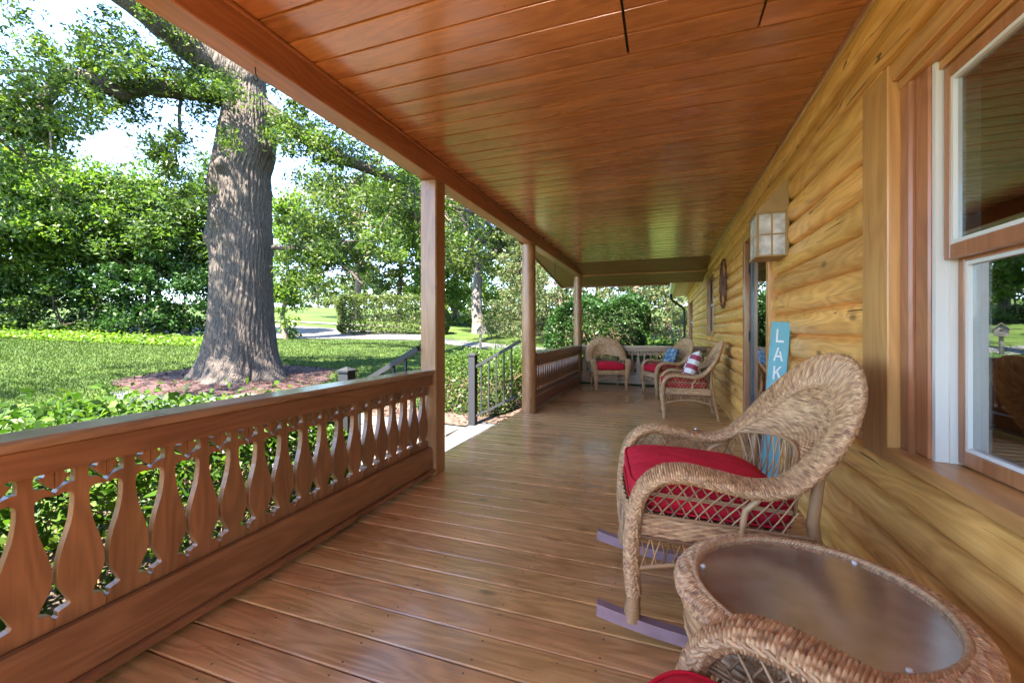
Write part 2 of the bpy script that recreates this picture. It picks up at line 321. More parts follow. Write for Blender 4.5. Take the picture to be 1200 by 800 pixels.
def fabric(name, col, scale=900):
    m, N, L, B = new_mat(name); B.inputs['Roughness'].default_value = 0.85; B.inputs['Specular IOR Level'].default_value = 0.2
    tc = nd(N, 'ShaderNodeTexCoord'); n = nd(N, 'ShaderNodeTexNoise'); n.inputs['Scale'].default_value = 7; n.inputs['Detail'].default_value = 3; L.new(tc.outputs['Object'], n.inputs[0])
    r = ramp(N, L, n.outputs[0], [(0.3, [c*0.85 for c in col]), (0.7, [c*1.1 for c in col])]); L.new(r.outputs[0], B.inputs['Base Color'])
    n2 = nd(N, 'ShaderNodeTexNoise'); n2.inputs['Scale'].default_value = 11; n2.inputs['Detail'].default_value = 2; L.new(tc.outputs['Object'], n2.inputs[0])
    n3 = nd(N, 'ShaderNodeTexNoise'); n3.inputs['Scale'].default_value = scale; L.new(tc.outputs['Object'], n3.inputs[0])
    h = math_n(N, L, 'ADD', n2.outputs[0], math_n(N, L, 'MULTIPLY', n3.outputs[0], 0.06))
    bp = nd(N, 'ShaderNodeBump'); bp.inputs['Strength'].default_value = 0.7; bp.inputs['Distance'].default_value = 0.03; L.new(h, bp.inputs['Height']); L.new(bp.outputs[0], B.inputs['Normal'])
    return m
M['red'] = fabric('red_canvas', (0.56, 0.014, 0.034))
M['bark'] = bark_mat('oak_bark', (0.098, 0.077, 0.064), (0.03, 0.022, 0.018), 30, 6.5, 1.0, 0.02)
M['bark2'] = bark_mat('tree_bark', (0.2, 0.15, 0.11), (0.07, 0.05, 0.035), 20, 5, 0.6, 0.02)
M['greybark'] = bark_mat('grey_bark', (0.14, 0.12, 0.108), (0.06, 0.05, 0.043), 18, 3, 0.6, 0.02)
M['leaf_oak'] = leaf_mat('oak_leaves', [(0.0258, 0.0517, 0.0089), (0.0517, 0.0886, 0.0148), (0.0886, 0.1255, 0.0258)])
M['leaf_bright'] = leaf_mat('bright_leaves', [(0.0323, 0.0728, 0.0098), (0.0728, 0.1335, 0.0162), (0.1375, 0.2023, 0.0283)])
M['leaf_mid'] = leaf_mat('mid_leaves', [(0.0229, 0.0496, 0.0107), (0.0458, 0.0838, 0.0153), (0.0762, 0.1220, 0.0267)])
M['leaf_dark'] = leaf_mat('dark_leaves', [(0.0068, 0.0204, 0.0051), (0.0153, 0.0442, 0.0076), (0.0306, 0.0808, 0.0127)], 0.25, 0.45, .25)
M['leaf_pale'] = leaf_mat('pale_leaves', [(0.0378, 0.0594, 0.0162), (0.0648, 0.0918, 0.0270), (0.0972, 0.1188, 0.0405)])
M['leaf_hedge'] = leaf_mat('hedge_leaves', [(0.0153, 0.0428, 0.0061), (0.0398, 0.0887, 0.0098), (0.0796, 0.1346, 0.0172)], 0.4, 0.5, .25)
M['leaf_cedar'] = leaf_mat('cedar_leaves', [(0.0374, 0.0624, 0.0237), (0.0624, 0.0905, 0.0343), (0.0905, 0.1123, 0.0468), (0.0967, 0.0749, 0.0406)], 0.3, .6, .2)
M['twig'] = plain('twig', (0.16, 0.1, 0.055), 0.85)

# ------------------------------------------------------------------ ground
def grass_ground():
    m, N, L, B = new_mat('lawn_grass'); B.inputs['Roughness'].default_value = 0.9; B.inputs['Specular IOR Level'].default_value = 0.15
    tc = nd(N, 'ShaderNodeTexCoord')
    n1 = nd(N, 'ShaderNodeTexNoise'); n1.inputs['Scale'].default_value = 0.35; n1.inputs['Detail'].default_value = 6; L.new(tc.outputs['Object'], n1.inputs[0])
    n2 = nd(N, 'ShaderNodeTexNoise'); n2.inputs['Scale'].default_value = 14; n2.inputs['Detail'].default_value = 8; L.new(tc.outputs['Object'], n2.inputs[0])
    f = math_n(N, L, 'ADD', math_n(N, L, 'MULTIPLY', n1.outputs[0], 0.5), math_n(N, L, 'MULTIPLY', n2.outputs[0], 0.5))
    r = ramp(N, L, f, [(0.32, (0.02, 0.04, 0.008)), (0.5, (0.038, 0.065, 0.012)), (0.68, (0.072, 0.092, 0.024))]); L.new(r.outputs[0], B.inputs['Base Color'])
    bp = nd(N, 'ShaderNodeBump'); bp.inputs['Strength'].default_value = 0.8; bp.inputs['Distance'].default_value = 0.05; L.new(n2.outputs[0], bp.inputs['Height']); L.new(bp.outputs[0], B.inputs['Normal'])
    return m
M['lawn'] = grass_ground()
def build_ground():
    radii = np.concatenate([np.linspace(0, 12, 25)[1:], np.geomspace(12.6, 900, 60)])
    na = 160; vs = [(0, 0, ground_z(0, 0))]
    for r in radii:
        for k in range(na):
            a = 2*PI*k/na; x, y = r*math.cos(a), r*math.sin(a); vs.append((x, y, ground_z(x, y)))
    q = [(1+i*na+k, 1+i*na+na+k, 1+i*na+na+(k+1)%na, 1+i*na+(k+1)%na) for i in range(len(radii)-1) for k in range(na)]
    t = [(0, 1+k, 1+(k+1)%na) for k in range(na)]
    o = link_mesh('lawn', np_mesh('lawn', vs, q, t, smooth=True), M['lawn']); tag(o, 'mown green lawn rising away from the porch', 'lawn', kind='structure')
build_ground()
def drape(name, near, far, mat, lift, label, cat, n=30):
    # strip between two polylines (world xy), following the ground
    def samp(pl, f):
        x = f*(len(pl)-1); i = min(int(x), len(pl)-2); return Vector(pl[i]).lerp(Vector(pl[i+1]), x-i)
    vs = []; m = 10
    for i in range(n+1):
        a, b = samp(near, i/n), samp(far, i/n)
        for j in range(m+1):
            p = a.lerp(b, j/m); vs.append((p.x, p.y, ground_z(p.x, p.y)+lift))
    q = [(i*(m+1)+j, i*(m+1)+j+1, (i+1)*(m+1)+j+1, (i+1)*(m+1)+j) for i in range(n) for j in range(m)]
    me = np_mesh(name, vs, q, smooth=True)
    o = link_mesh(name, me, mat)
    return tag(o, label, cat, kind='structure')
gp = lambda *pts: [on_ground(*p).xy for p in pts]
drape('driveway', gp((150, 398), (323, 397), (410, 397.5), (490, 399), (525, 404), (575, 410), (640, 418)), gp((150, 381), (321, 380), (411, 386), (492, 392.5), (525, 398), (596, 405), (650, 409)), M['asphalt'], 0.03,
      'pale asphalt driveway curving past the lawn', 'driveway', 60)
drape('lane', gp((300, 377), (340, 378), (409, 381.5), (470, 384)), gp((300, 374.5), (332, 375.6), (409, 380), (470, 383)), M['asphalt'], 0.05, 'thin pale lane crossing the far field', 'lane', 20)

# ------------------------------------------------------------------ porch: floor, ceiling, beams
X_IN, X_OUT, X_WALL = -1.66, -1.80, 0.80
Y0, Y_END = -1.5, 9.20
PITCH = 0.1547
CEIL = 2.457
fl = MB().box(-1.80, 0.84, Y0, Y_END+0.05, -0.30, -0.036).build('porch_floor', M['dark']); tag(fl, 'varnished brown plank porch floor', 'floor', kind='structure')
def board_mesh(name, x0, x1, w, th, ch, top=True):
    # length along x, profile in (y, z); the show face is chamfered and slightly crowned
    h = w/2; s = 1 if top else -1
    prof = [(-h, -th*s), (-h, -ch*s)] + [(-h+ch + (w-2*ch)*k/6, 0.0007*s*(1-((k-3)/3)**2)) for k in range(7)] + [(h, -ch*s), (h, -th*s)]
    if not top: prof = prof[::-1]
    return MB().prism([(p[0], p[1]) for p in prof], 'x', x0, x1).mesh(name)
fb = board_mesh('floor_board', -1.90, 0.815, PITCH-0.006, 0.034, 0.004)
fb.materials.append(M['floor'])
# y of gap lines taken from the photograph: gap at 0.5797*1.7
gap0 = 0.5797*1.7
k = math.floor((Y0-gap0)/PITCH)
while gap0 + (k+1)*PITCH < Y_END+0.12:
    yb = gap0 + (k+0.5)*PITCH
    o = link_mesh('floor_board', fb, None, fl); o.location = (random.uniform(-0.006, 0.006), yb, random.uniform(-0.0008, 0.0008)); o.rotation_euler.x = random.uniform(-.002, .002)
    k += 1
rim = MB().box(-1.885, -1.845, Y0, Y_END+0.1, -0.25, -0.036).build('rim_joist', M['rail'], fl)

cg = MB().box(-1.79, 0.86, Y0, Y_END+0.02, CEIL+0.022, CEIL+0.05).build('porch_ceiling', M['dark']); tag(cg, 'glossy reddish plank porch ceiling', 'ceiling', kind='structure')
cb_full = board_mesh('ceiling_board', -1.655, 0.835, PITCH-0.011, 0.02, 0.002, False)
cb_l = board_mesh('ceiling_board', -1.655, -0.168, PITCH-0.011, 0.02, 0.002, False)
cb_m = board_mesh('ceiling_board', -0.156, 0.386, PITCH-0.011, 0.02, 0.002, False)
cb_r = board_mesh('ceiling_board', 0.396, 0.835, PITCH-0.011, 0.02, 0.002, False)
for me in (cb_full, cb_l, cb_m, cb_r): me.materials.append(M['ceiling'])
cgap = 2.14
k = math.floor((Y0-cgap)/PITCH)
while cgap + (k+1)*PITCH < Y_END:
    yb = cgap + (k+0.5)*PITCH
    for me in ((cb_l, cb_m, cb_r) if -6 <= k < 0 else (cb_full,)):
        o = link_mesh('ceiling_board', me, None, cg); o.location = (0, yb, CEIL + random.uniform(-.0008, .0008)); o.rotation_euler.x = random.uniform(-.006, .006)
    k += 1
# beams
def beam(name, mat, label, *boxes):
    mb = MB()
    for b in boxes: mb.box(*b, bev=0.006)
    o = mb.build(name, mat); return tag(o, label, 'beam')
b1 = beam('eave_beam', M['beam'], 'long brown timber beam carried by the porch posts along the lawn', (-1.79, -1.66, Y0, Y_END+0.1, 2.304, 2.53))
MB().box(-1.659, -1.640, Y0, Y_END-0.07, CEIL-0.022, CEIL-0.003, bev=0.004).build('bead_moulding', M['beam'], b1)
MB().box(-1.83, -1.792, Y0, Y_END+0.1, 2.33, 2.50, bev=0.004).build('outer_fascia', M['soffit'], b1)
b2 = beam('end_beam', M['beamx'], 'short brown beam across the far end of the porch', (-1.655, 0.80, Y_END-0.06, Y_END+0.08, 2.304, 2.50))
# roof plane, sloping down towards the far end
def roof():
    e = empty('porch_roof', (-0.8, Y_END+0.9, 2.2), label='brown porch roof slab with overhanging khaki soffit at the far end', cat='roof')
    zf = lambda y: 2.16 + 0.15*(Y_END+0.9-y)
    mb = MB(); xa, xb = -2.33, 0.12; ya, yb = Y0-0.6, Y_END+0.9
    T = Matrix.Translation(-e.location)
    def slab(xa, xb, ya, yb, lo, hi):
        vs = [(x, y, zf(y)+d) for d in (lo, hi) for x, y in ((xa, ya), (xb, ya), (xb, yb), (xa, yb))]
        return [T @ Vector(v) for v in vs], [(0,3,2,1),(4,5,6,7),(0,1,5,4),(1,2,6,5),(2,3,7,6),(3,0,4,7)]
    MB().add(*slab(xa+0.02, 1.4, ya, yb-0.022, 0.022, 0.04)).build('soffit', M['soffit'], e)
    MB().add(*slab(xa-0.04, 1.4, ya, yb+0.05, 0.17, 0.21)).build('roof_deck', M['dark'], e)
    MB().add(*slab(xa-0.005, xa+0.018, ya, yb, 0.0, 0.168)).build('rake_board', M['soffit'], e)
    MB().add([T @ Vector(v) for v in [(xa, yb-.02, zf(yb)), (xb, yb-.02, zf(yb)), (xb, yb, zf(yb)), (xa, yb, zf(yb)), (xa, yb-.02, zf(yb)+.166), (xb, yb-.02, zf(yb)+.166), (xb, yb, zf(yb)+.166), (xa, yb, zf(yb)+.166)]],
             [(0,3,2,1),(4,5,6,7),(0,1,5,4),(1,2,6,5),(2,3,7,6),(3,0,4,7)]).build('fascia', M['soffit'], e)
    MB().add([T @ Vector(v) for v in [(xa, yb+.002, zf(yb)-.014), (xb, yb+.002, zf(yb)-.014), (xb, yb+.03, zf(yb)-.014), (xa, yb+.03, zf(yb)-.014), (xa, yb+.002, zf(yb)+.15), (xb, yb+.002, zf(yb)+.15), (xb, yb+.03, zf(yb)+.15), (xa, yb+.03, zf(yb)+.15)]],
             [(0,3,2,1),(4,5,6,7),(0,1,5,4),(1,2,6,5),(2,3,7,6),(3,0,4,7)]).build('drip_edge', M['railx'], e)
roof()
# ------------------------------------------------------------------ posts
def square_post(x0, x1, y0, y1, label):
    o = MB().box(x0-(x0+x1)/2, x1-(x0+x1)/2, y0-(y0+y1)/2, y1-(y0+y1)/2, 0, 2.303, bev=0.008).build('porch_post', M['post']); o.location = ((x0+x1)/2, (y0+y1)/2, 0.001)
    return tag(o, label, 'post')
def round_post(x, y, r, label):
    prof = []
    for i in range(24):
        z = 2.303*i/23; prof.append((r*(1.0+0.02*math.sin(i*1.7)-0.05*i/23), z))
    o = MB().lathe(prof, 26).build('porch_post', M['post']); o.location = (x, y, 0.001)
    return tag(o, label, 'post')
square_post(-1.80, -1.66, 2.91, 3.06, 'square brown timber post beside the fretwork railing and the steps')
square_post(-1.80, -1.66, -0.80, -0.65, 'square brown timber post at the hidden end of the fretwork railing')
round_post(-1.755, 5.62, 0.097, 'round honey brown log post where the black stair rail meets the porch')
round_post(-1.765, Y_END+0.02, 0.09, 'round log post at the far corner beside the wicker chair')

# ------------------------------------------------------------------ railings with sawn balusters
def baluster_mesh():
    half = [(.0612, 0), (.0612, .030), (.054, .033), (.054, .046), (.046, .050), (.030, .054), (.026, .060), (.031, .075), (.040, .095), (.0485, .113), (.0545, .130), (.0570, .15),
            (.0560, .175), (.0515, .205), (.0435, .24), (.0345, .27), (.0265, .30), (.0215, .33), (.0185, .36), (.018, .385), (.021, .397), (.031, .4035), (.044, .4045), (.055, .400), (.0608, .402),
            (.0608, .409), (.053, .419), (.042, .427), (.031, .431), (.0175, .432), (.0155, .445), (.0155, .462), (.0185, .473), (.0275, .479), (.037, .478), (.041, .471), (.037, .463), (.029, .46),
            (.0315, .452), (.039, .443), (.047, .433), (.0555, .425), (.0608, .422), (.0608, .484)]
    poly = half + [(-x, z) for x, z in half[::-1]]
    return MB().prism(poly[::-1], 'x', -0.0135, 0.0135).mesh('baluster')
BAL = baluster_mesh(); BAL.materials.append(M['bal'])
def railing(p, q, n, label, mats):
    # p, q: world xy ends at the rail's centre line; local y runs along the rail, +x faces the porch
    p, q = Vector((*p, 0)), Vector((*q, 0)); d = q-p; Ln = d.length; rz = math.atan2(d.y, d.x)-PI/2
    e = empty('porch_railing', p, (0, 0, rz), label, 'railing')
    mat = M['rail']
    MB().prism([(-.078, .788), (.07, .788), (.075, .793), (.075, .812), (.066, .821), (-.078, .821)][::-1], 'y', 0, Ln).build('handrail', M['cap'], e)
    MB().box(.020, .058, .002, Ln-.002, .706, .787, bev=0.004).build('upper_rail', mat, e)
    MB().box(-.058, -.020, .002, Ln-.002, .706, .787, bev=0.004).build('upper_rail', mat, e)
    MB().prism([(.020, .06), (.050, .06), (.056, .066), (.056, .205), (.044, .224), (.020, .224)][::-1], 'y', .002, Ln-.002).build('lower_rail', mat, e)
    MB().prism([(-.056, .06), (-.020, .06), (-.020, .224), (-.056, .224)][::-1], 'y', .003, Ln-.003).build('lower_rail', mat, e)
    MB().prism([(-.06, .034), (.078, .034), (.084, .039), (.084, .054), (.072, .0595), (-.06, .0595)][::-1], 'y', 0.001, Ln-.001).build('base_trim', mat, e)
    st = Ln/n
    for i in range(n):
        o = link_mesh('baluster', BAL, None, e); o.location = (0, (i+.5)*st, .2235); o.scale = (1, st/0.124, 1)
    return e
railing((-1.742, -0.648), (-1.742, 2.908), 28, 'fretwork railing beside the clipped shrubs and lawn, left of the steps', None)
railing((-1.742, 5.72), (-1.742, Y_END-0.07), 28, 'fretwork railing running from the round post to the far corner chair', None)
railing((0.79, Y_END+0.02), (-1.672, Y_END+0.02), 20, 'fretwork railing across the far end behind the wicker chairs', None)
# ------------------------------------------------------------------ steps, walk, stair rails
st = MB().box(-2.50, -1.905, 2.86, 5.56, -0.40, -0.215).build('porch_step', M['concrete']); tag(st, 'pale grey step below the edge of the porch floor', 'step', kind='structure')
for (a, b) in ((-2.20, -1.91), (-2.52, -2.215)):
    MB().box(a, b, 2.84, 5.58, -0.214, -0.172, bev=0.005).build('tread', M['concrete'], st)
wk = drape('walkway', [(-2.55, 3.1), (-5, 3.15), (-9, 4.6)], [(-2.55, 5.3), (-5, 5.4), (-8.2, 6.9)], M['concrete'], 0.012, 'paved walk leading away from the porch steps', 'walkway', 12)
pm = MB().box(-.19, .19, -.19, .19, -0.03, 0.0, bev=0.006).mesh('paver'); pm.materials.append(M['paver'])
for i in range(11):
    for j in range(5):
        x = -2.80-i*0.4; y = 3.38+j*0.41+(0.04*i*i*0.1)
        o = link_mesh('paver', pm, None, wk); o.location = (x, y, ground_z(x, y)+0.04+random.uniform(-.003, .003)); o.rotation_euler = (0, 0.055, random.uniform(-.02, .02))
def stair_rail(y, label):
    e = empty('stair_handrail', (-2.5, y, -0.35), label=label, cat='handrail')
    o = (-2.5, y, -0.35)
    L_ = lambda x, z: (x+2.5, 0, z+0.35)
    nb = MB().box(-.05, .05, -.05, .05, .178, 1.13, bev=0.004); nb.build('newel_post', M['blackmetal'], e)
    MB().prism([(-.062, -.062), (.062, -.062), (.062, .062), (-.062, .062)], 'z', 1.131, 1.145).add([(-.058,-.058,1.146),(.058,-.058,1.146),(.058,.058,1.146),(-.058,.058,1.146),(0,0,1.175)], [(3,2,1,0),(0,1,4),(1,2,4),(2,3,4),(3,0,4)]).build('newel_cap', M['blackmetal'], e)
    MB().box(-.07, .07, -.07, .07, .17, .178).build('base_plate', M['blackmetal'], e)
    a, b = L_(-2.45, .63), L_(-1.81, .985); c, d = L_(-2.45, -.05), L_(-1.86, .25)
    MB().obox(a, b, .045, .038).build('top_rail', M['blackmetal'], e)
    MB().obox(c, d, .038, .03).build('bottom_rail', M['blackmetal'], e)
    for i in range(5):
        f = (i+.7)/5.3; p = Vector(c).lerp(Vector(d), f); q = Vector(a).lerp(Vector(b), f+0.02*f)
        MB().box(p.x-.009, p.x+.009, -.009, .009, p.z, q.z-.01).build('picket', M['blackmetal'], e)
stair_rail(5.40, 'black metal stair handrail beside the round log post')
stair_rail(2.90, 'black metal stair handrail behind the square post')

# ------------------------------------------------------------------ log house
HOUSE_END = 16.4
house = empty('log_house', (1.0, 6.0, 0.0), label='golden log house wall lining the porch', cat='house')
HO = house.location
def hbox(name, mat, x0, x1, y0, y1, z0, z1, parent=house, bev=0.0):
    o = Vector((0, 0, 0)) if parent is not house and parent is not None else HO
    return MB().box(x0-HO.x, x1-HO.x, y0-HO.y, y1-HO.y, z0-HO.z, z1-HO.z, bev=bev).build(name, mat, parent)
OPEN = [  # y0, y1, z0, z1 of openings cut through the wall (outside of frames)
    (0.88, 1.80, 0.655, 2.03), (3.86, 4.90, 0.0, 2.07), (8.02, 8.92, 1.12, 2.10), (13.6, 15.2, 0.75, 2.05)]
CAS = [(0.60, 2.08, 0.64, 2.10), (3.80, 4.96, 0.0, 2.11), (7.92, 9.02, 1.03, 2.17), (13.5, 15.3, 0.7, 2.12)]
wall_mb = MB()
ys = sorted([Y0, HOUSE_END] + [o for c in OPEN for o in c[:2]])
for a, b in zip(ys[:-1], ys[1:]):
    hit = [c for c in OPEN if c[0] <= a+1e-6 and c[1] >= b-1e-6]
    if not hit: wall_mb.box(0.836-HO.x, 0.90-HO.x, a-HO.y, b-HO.y, -0.35, 2.75)
    else:
        c = hit[0]
        if c[2] > 0: wall_mb.box(0.836-HO.x, 0.90-HO.x, a-HO.y, b-HO.y, -0.35, c[2])
        wall_mb.box(0.836-HO.x, 0.90-HO.x, a-HO.y, b-HO.y, c[3], 2.75)
wall = wall_mb.build('log_wall', M['log'], house)
LP = 0.152
def log_piece(y0, y1, z0, h=LP, top=False):
    n = 12; prof = []
    d = 0.050 + random.uniform(-.004, .004)
    for i in range(n+1):
        a = -1+2*i/n
        prof.append((0.838 - d*math.sqrt(max(0, 1-(abs(a)**2.6))), z0 + h*(0.5+0.497*a)))
    prof = [(0.842, z0+h*.004)] + prof + [(0.842, z0+h*.996)]
    ns = max(1, int((y1-y0)/0.25)); ph = random.uniform(0, 9)
    vs = []; m = len(prof)
    for k in range(ns+1):
        y = y0 + (y1-y0)*k/ns; w = 0.003*math.sin(y*1.9+ph)+0.002*math.sin(y*4.7+2*ph)
        for x, z in prof: vs.append((x + (w if x < 0.836 else 0) - HO.x, y-HO.y, z-HO.z))
    fs = [(k*m+i, k*m+(i+1)%m, (k+1)*m+(i+1)%m, (k+1)*m+i) for k in range(ns) for i in range(m)]
    mb = MB().add(vs, fs, True); mb.add(vs[:m], [tuple(range(m-1,-1,-1))]); mb.add(vs[-m:], [tuple(range(m))])
    return mb.build('log', M['log'], wall)
k = -2
while True:
    z0 = 0.028 + k*LP
    if z0 > 2.40: break
    segs = [(Y0+0.0, HOUSE_END)]
    for c in CAS:
        if z0+LP > c[2]+0.015 and z0 < c[3]-0.015:
            ns = []
            for a, b in segs:
                if c[1] <= a or c[0] >= b: ns.append((a, b)); continue
                if a < c[0]: ns.append((a, c[0]-0.001))
                if b > c[1]: ns.append((c[1]+0.001, b))
            segs = ns
    for a, b in segs:
        if b-a > 5.5:
            m_ = a + (b-a)*(0.35+0.3*random.random())
            log_piece(a, m_-0.0015, z0); log_piece(m_+0.0015, b, z0)
        elif b-a > 0.03: log_piece(a, b, z0)
    k += 1
# wall head moulding under the ceiling
MB().prism([(0.795-HO.x, 2.436), (0.81-HO.x, 2.432), (0.835-HO.x, 2.432), (0.835-HO.x, 2.4565), (0.788-HO.x, 2.4565), (0.788-HO.x, 2.445)], 'y', Y0-HO.y, Y_END-0.07-HO.y).build('crown_moulding', M['trimy'], house)
MB().prism([(0.776-HO.x, 2.449), (0.787-HO.x, 2.445), (0.787-HO.x, 2.4565), (0.776-HO.x, 2.4565)], 'y', Y0-HO.y, Y_END-0.07-HO.y).build('bead', M['redtrim'], house)
# big sash window
def big_window():
    w = hbox('window', M['redtrim'], 0.875, 0.90, 0.90, 0.93, 0.74, 1.99)            # inner stile of the frame
    pa = w
    def b(name, mat, *a, bev=0.0): return hbox(name, mat, *a, parent=pa, bev=bev)
    y0, y1 = 0.68, 1.918
    # casing boards standing proud of the logs
    b('casing', M['trim'], 0.765, 0.832, y1, 2.128, 0.645, 2.085, bev=.004)
    b('casing', M['trim'], 0.765, 0.832, 0.47, y0, 0.645, 2.085, bev=.004)
    b('casing', M['redtrim'], 0.80, 0.86, y1-.068, y1-.001, 0.69, 2.03, bev=.008)
    b('casing', M['redtrim'], 0.814, 0.868, y1-.150, y1-.070, 0.70, 2.02, bev=.006)
    b('casing', M['redtrim'], 0.814, 0.868, y0+.002, y0+.145, 0.70, 2.02, bev=.006)
    b('head_casing', M['trimy'], 0.775, 0.832, y0+.001, y1-.001, 2.02, 2.084, bev=.004)
    b('head_casing', M['trimy'], 0.793, 0.85, y0+.003, y1-.003, 1.985, 2.018, bev=.004)
    b('head_casing', M['trimy'], 0.83, 0.868, y0+.15, y1-.152, 1.955, 1.984, bev=.003)
    b('sill', M['trimy'], 0.755, 0.93, y0-.0, y1+.0, 0.655, 0.70, bev=.008)
    b('apron', M['trimy'], 0.79, 0.835, y0, y1, 0.645, 0.653)
    # white jamb liners and sashes
    for ya, yb in ((y1-.170, y1-.152), (y0+.147, y0+.165)):
        b('jamb', M['white'], 0.822, 0.93, ya, yb, 0.701, 1.984)
    b('jamb', M['white'], 0.855, 0.93, y1-.177, y1-.171, 0.701, 1.984)
    def sash(x0, x1, z0, z1, nm):
        ya, yb = y0+.167, y1-.179; s = .030
        f = b('sash', M['redtrim'], x0, x1, ya, ya+s, z0, z1, bev=.003)
        b('sash', M['redtrim'], x0, x1, yb-s, yb, z0, z1, bev=.003)
        b('sash', M['redtrim'], x0, x1, ya+s+.0005, yb-s-.0005, z0, z0+.045, bev=.003)
        b('sash', M['redtrim'], x0, x1, ya+s+.0005, yb-s-.0005, z1-.04, z1, bev=.003)
        for (a1, a2, c1, c2) in ((ya+s, ya+s+.0125, z0+.045, z1-.04), (yb-s-.012, yb-s, z0+.045, z1-.04), (ya+s+.013, yb-s-.013, z0+.0455, z0+.057), (ya+s+.013, yb-s-.013, z1-.052, z1-.0405)):
            b('glazing_bead', M['white'], x0+.003, x1-.004, a1, a2, c1, c2)
        b('pane', M['glass'], (x0+x1)/2, (x0+x1)/2+.004, ya+s+.013, yb-s-.013, z0+.058, z1-.053)
    sash(0.838, 0.866, 1.345, 1.95, 'upper')
    sash(0.873, 0.901, 0.705, 1.375, 'lower')
big_window()
# door
def door():
    y0, y1 = 3.80, 4.96
    d = hbox('door', M['doormetal'], 0.815, 0.845, 3.905, 3.985, 0.03, 2.03, bev=.003)
    def b(name, mat, *a, bev=0.0): return hbox(name, mat, *a, parent=d, bev=bev)
    b('stile', M['doormetal'], 0.815, 0.845, 4.775, 4.855, 0.03, 2.03, bev=.003)
    b('rail', M['doormetal'], 0.815, 0.845, 3.986, 4.774, 1.94, 2.03, bev=.003)
    b('rail', M['doormetal'], 0.815, 0.845, 3.986, 4.774, 0.03, 0.16, bev=.003)
    b('pane', M['glass'], 0.828, 0.833, 3.986, 4.774, 0.16, 1.94)
    b('casing', M['trim'], 0.768, 0.834, y0, y0+.10, 0.001, 2.02, bev=.004)
    b('casing', M['redtrim'], 0.768, 0.834, y1-.10, y1, 0.001, 2.02, bev=.004)
    b('head_casing', M['trimy'], 0.766, 0.834, y0, y1, 2.0215, 2.11, bev=.004)
    b('threshold', M['doormetal'], 0.80, 0.86, 3.902, 4.858, 0.001, 0.028)
    h = b('handle', M['blackmetal'], 0.795, 0.814, 3.925, 3.965, 0.93, 1.14, bev=.004)
    b('hinge', M['blackmetal'], 0.806, 0.814, 4.84, 4.858, 1.70, 1.80)
    b('hinge', M['blackmetal'], 0.806, 0.814, 4.84, 4.858, 1.02, 1.12)
    b('hinge', M['blackmetal'], 0.806, 0.814, 4.84, 4.858, 0.25, 0.35)
door()
def small_window(y0, y1, z0, z1):
    w = hbox('window', M['redtrim'], 0.80, 0.86, y0, y0+.10, z0, z1, bev=.004)
    def b(name, mat, *a, bev=0.0): return hbox(name, mat, *a, parent=w, bev=bev)
    b('casing', M['redtrim'], 0.775, 0.86, y1-.10, y1, z0, z1, bev=.004)
    b('head_casing', M['trimy'], 0.78, 0.86, y0+.101, y1-.101, z1-.08, z1, bev=.004)
    b('sill', M['trimy'], 0.78, 0.86, y0+.101, y1-.101, z0, z0+.07, bev=.004)
    b('sash', M['white'], 0.84, 0.86, y0+.101, y1-.101, (z0+z1)/2-.02, (z0+z1)/2+.02)
    b('pane', M['glass'], 0.848, 0.852, y0+.101, y1-.101, z0+.071, (z0+z1)/2-.021)
    b('pane', M['glass'], 0.848, 0.852, y0+.101, y1-.101, (z0+z1)/2+.021, z1-.081)
small_window(7.92, 9.02, 1.03, 2.17); small_window(13.5, 15.3, 0.7, 2.12)
# interior shell and the house's upper parts
rm = MB()
ix0, ix1 = 0.905, 4.5
for bx_ in ((ix1, ix1+.1, Y0, HOUSE_END, -.3, 2.8), (ix0, ix1, Y0, Y0+.1, -.3, 2.8), (ix0, ix1, HOUSE_END-.1, HOUSE_END, -.3, 2.8), (ix0, ix1, Y0+.1, HOUSE_END-.1, -.1, 0.0), (ix0, ix1, Y0+.1, HOUSE_END-.1, 2.6, 2.7)):
    rm.box(bx_[0]-HO.x, bx_[1]-HO.x, bx_[2]-HO.y, bx_[3]-HO.y, bx_[4], bx_[5])
rm.build('interior', M['interior'], house)
# eave of the house beyond the porch: boards, fascia, gutter, downspout
for i in range(5):
    hbox('soffit_board', M['trimy'], 0.31+i*0.104, 0.31+i*0.104+0.10, Y_END+0.95, HOUSE_END+0.5, 2.40, 2.42, bev=.003)
hbox('fascia', M['trimy'], 0.285, 0.308, Y_END+0.95, HOUSE_END+0.5, 2.32, 2.50, bev=.003)
hbox('roof_edge', M['dark'], 0.20, 1.2, Y_END+0.95, HOUSE_END+0.6, 2.505, 2.54)
gut = MB().prism([(0.16-HO.x, 2.40), (0.18-HO.x, 2.33), (0.282-HO.x, 2.33), (0.282-HO.x, 2.345), (0.19-HO.x, 2.345), (0.172-HO.x, 2.405)], 'y', Y_END+1.0-HO.y, HOUSE_END-.3-HO.y)
gut.build('gutter', M['white'], house)
ds = [(0.22, 14.9, 2.335), (0.22, 14.9, 2.20), (0.28, 15.1, 2.12), (0.58, 16.0, 1.98), (0.66, 16.2, 1.90), (0.68, 16.2, 1.80), (0.68, 16.2, 0.45)]
MB().tube([Vector(p)-HO for p in ds], 0.042, 8).build('downspout', M['blackmetal'], house)
hbox('chimney_corner', M['trim'], 0.79, 0.86, HOUSE_END+.001, HOUSE_END+.12, -.1, 2.5).name = 'corner_board'

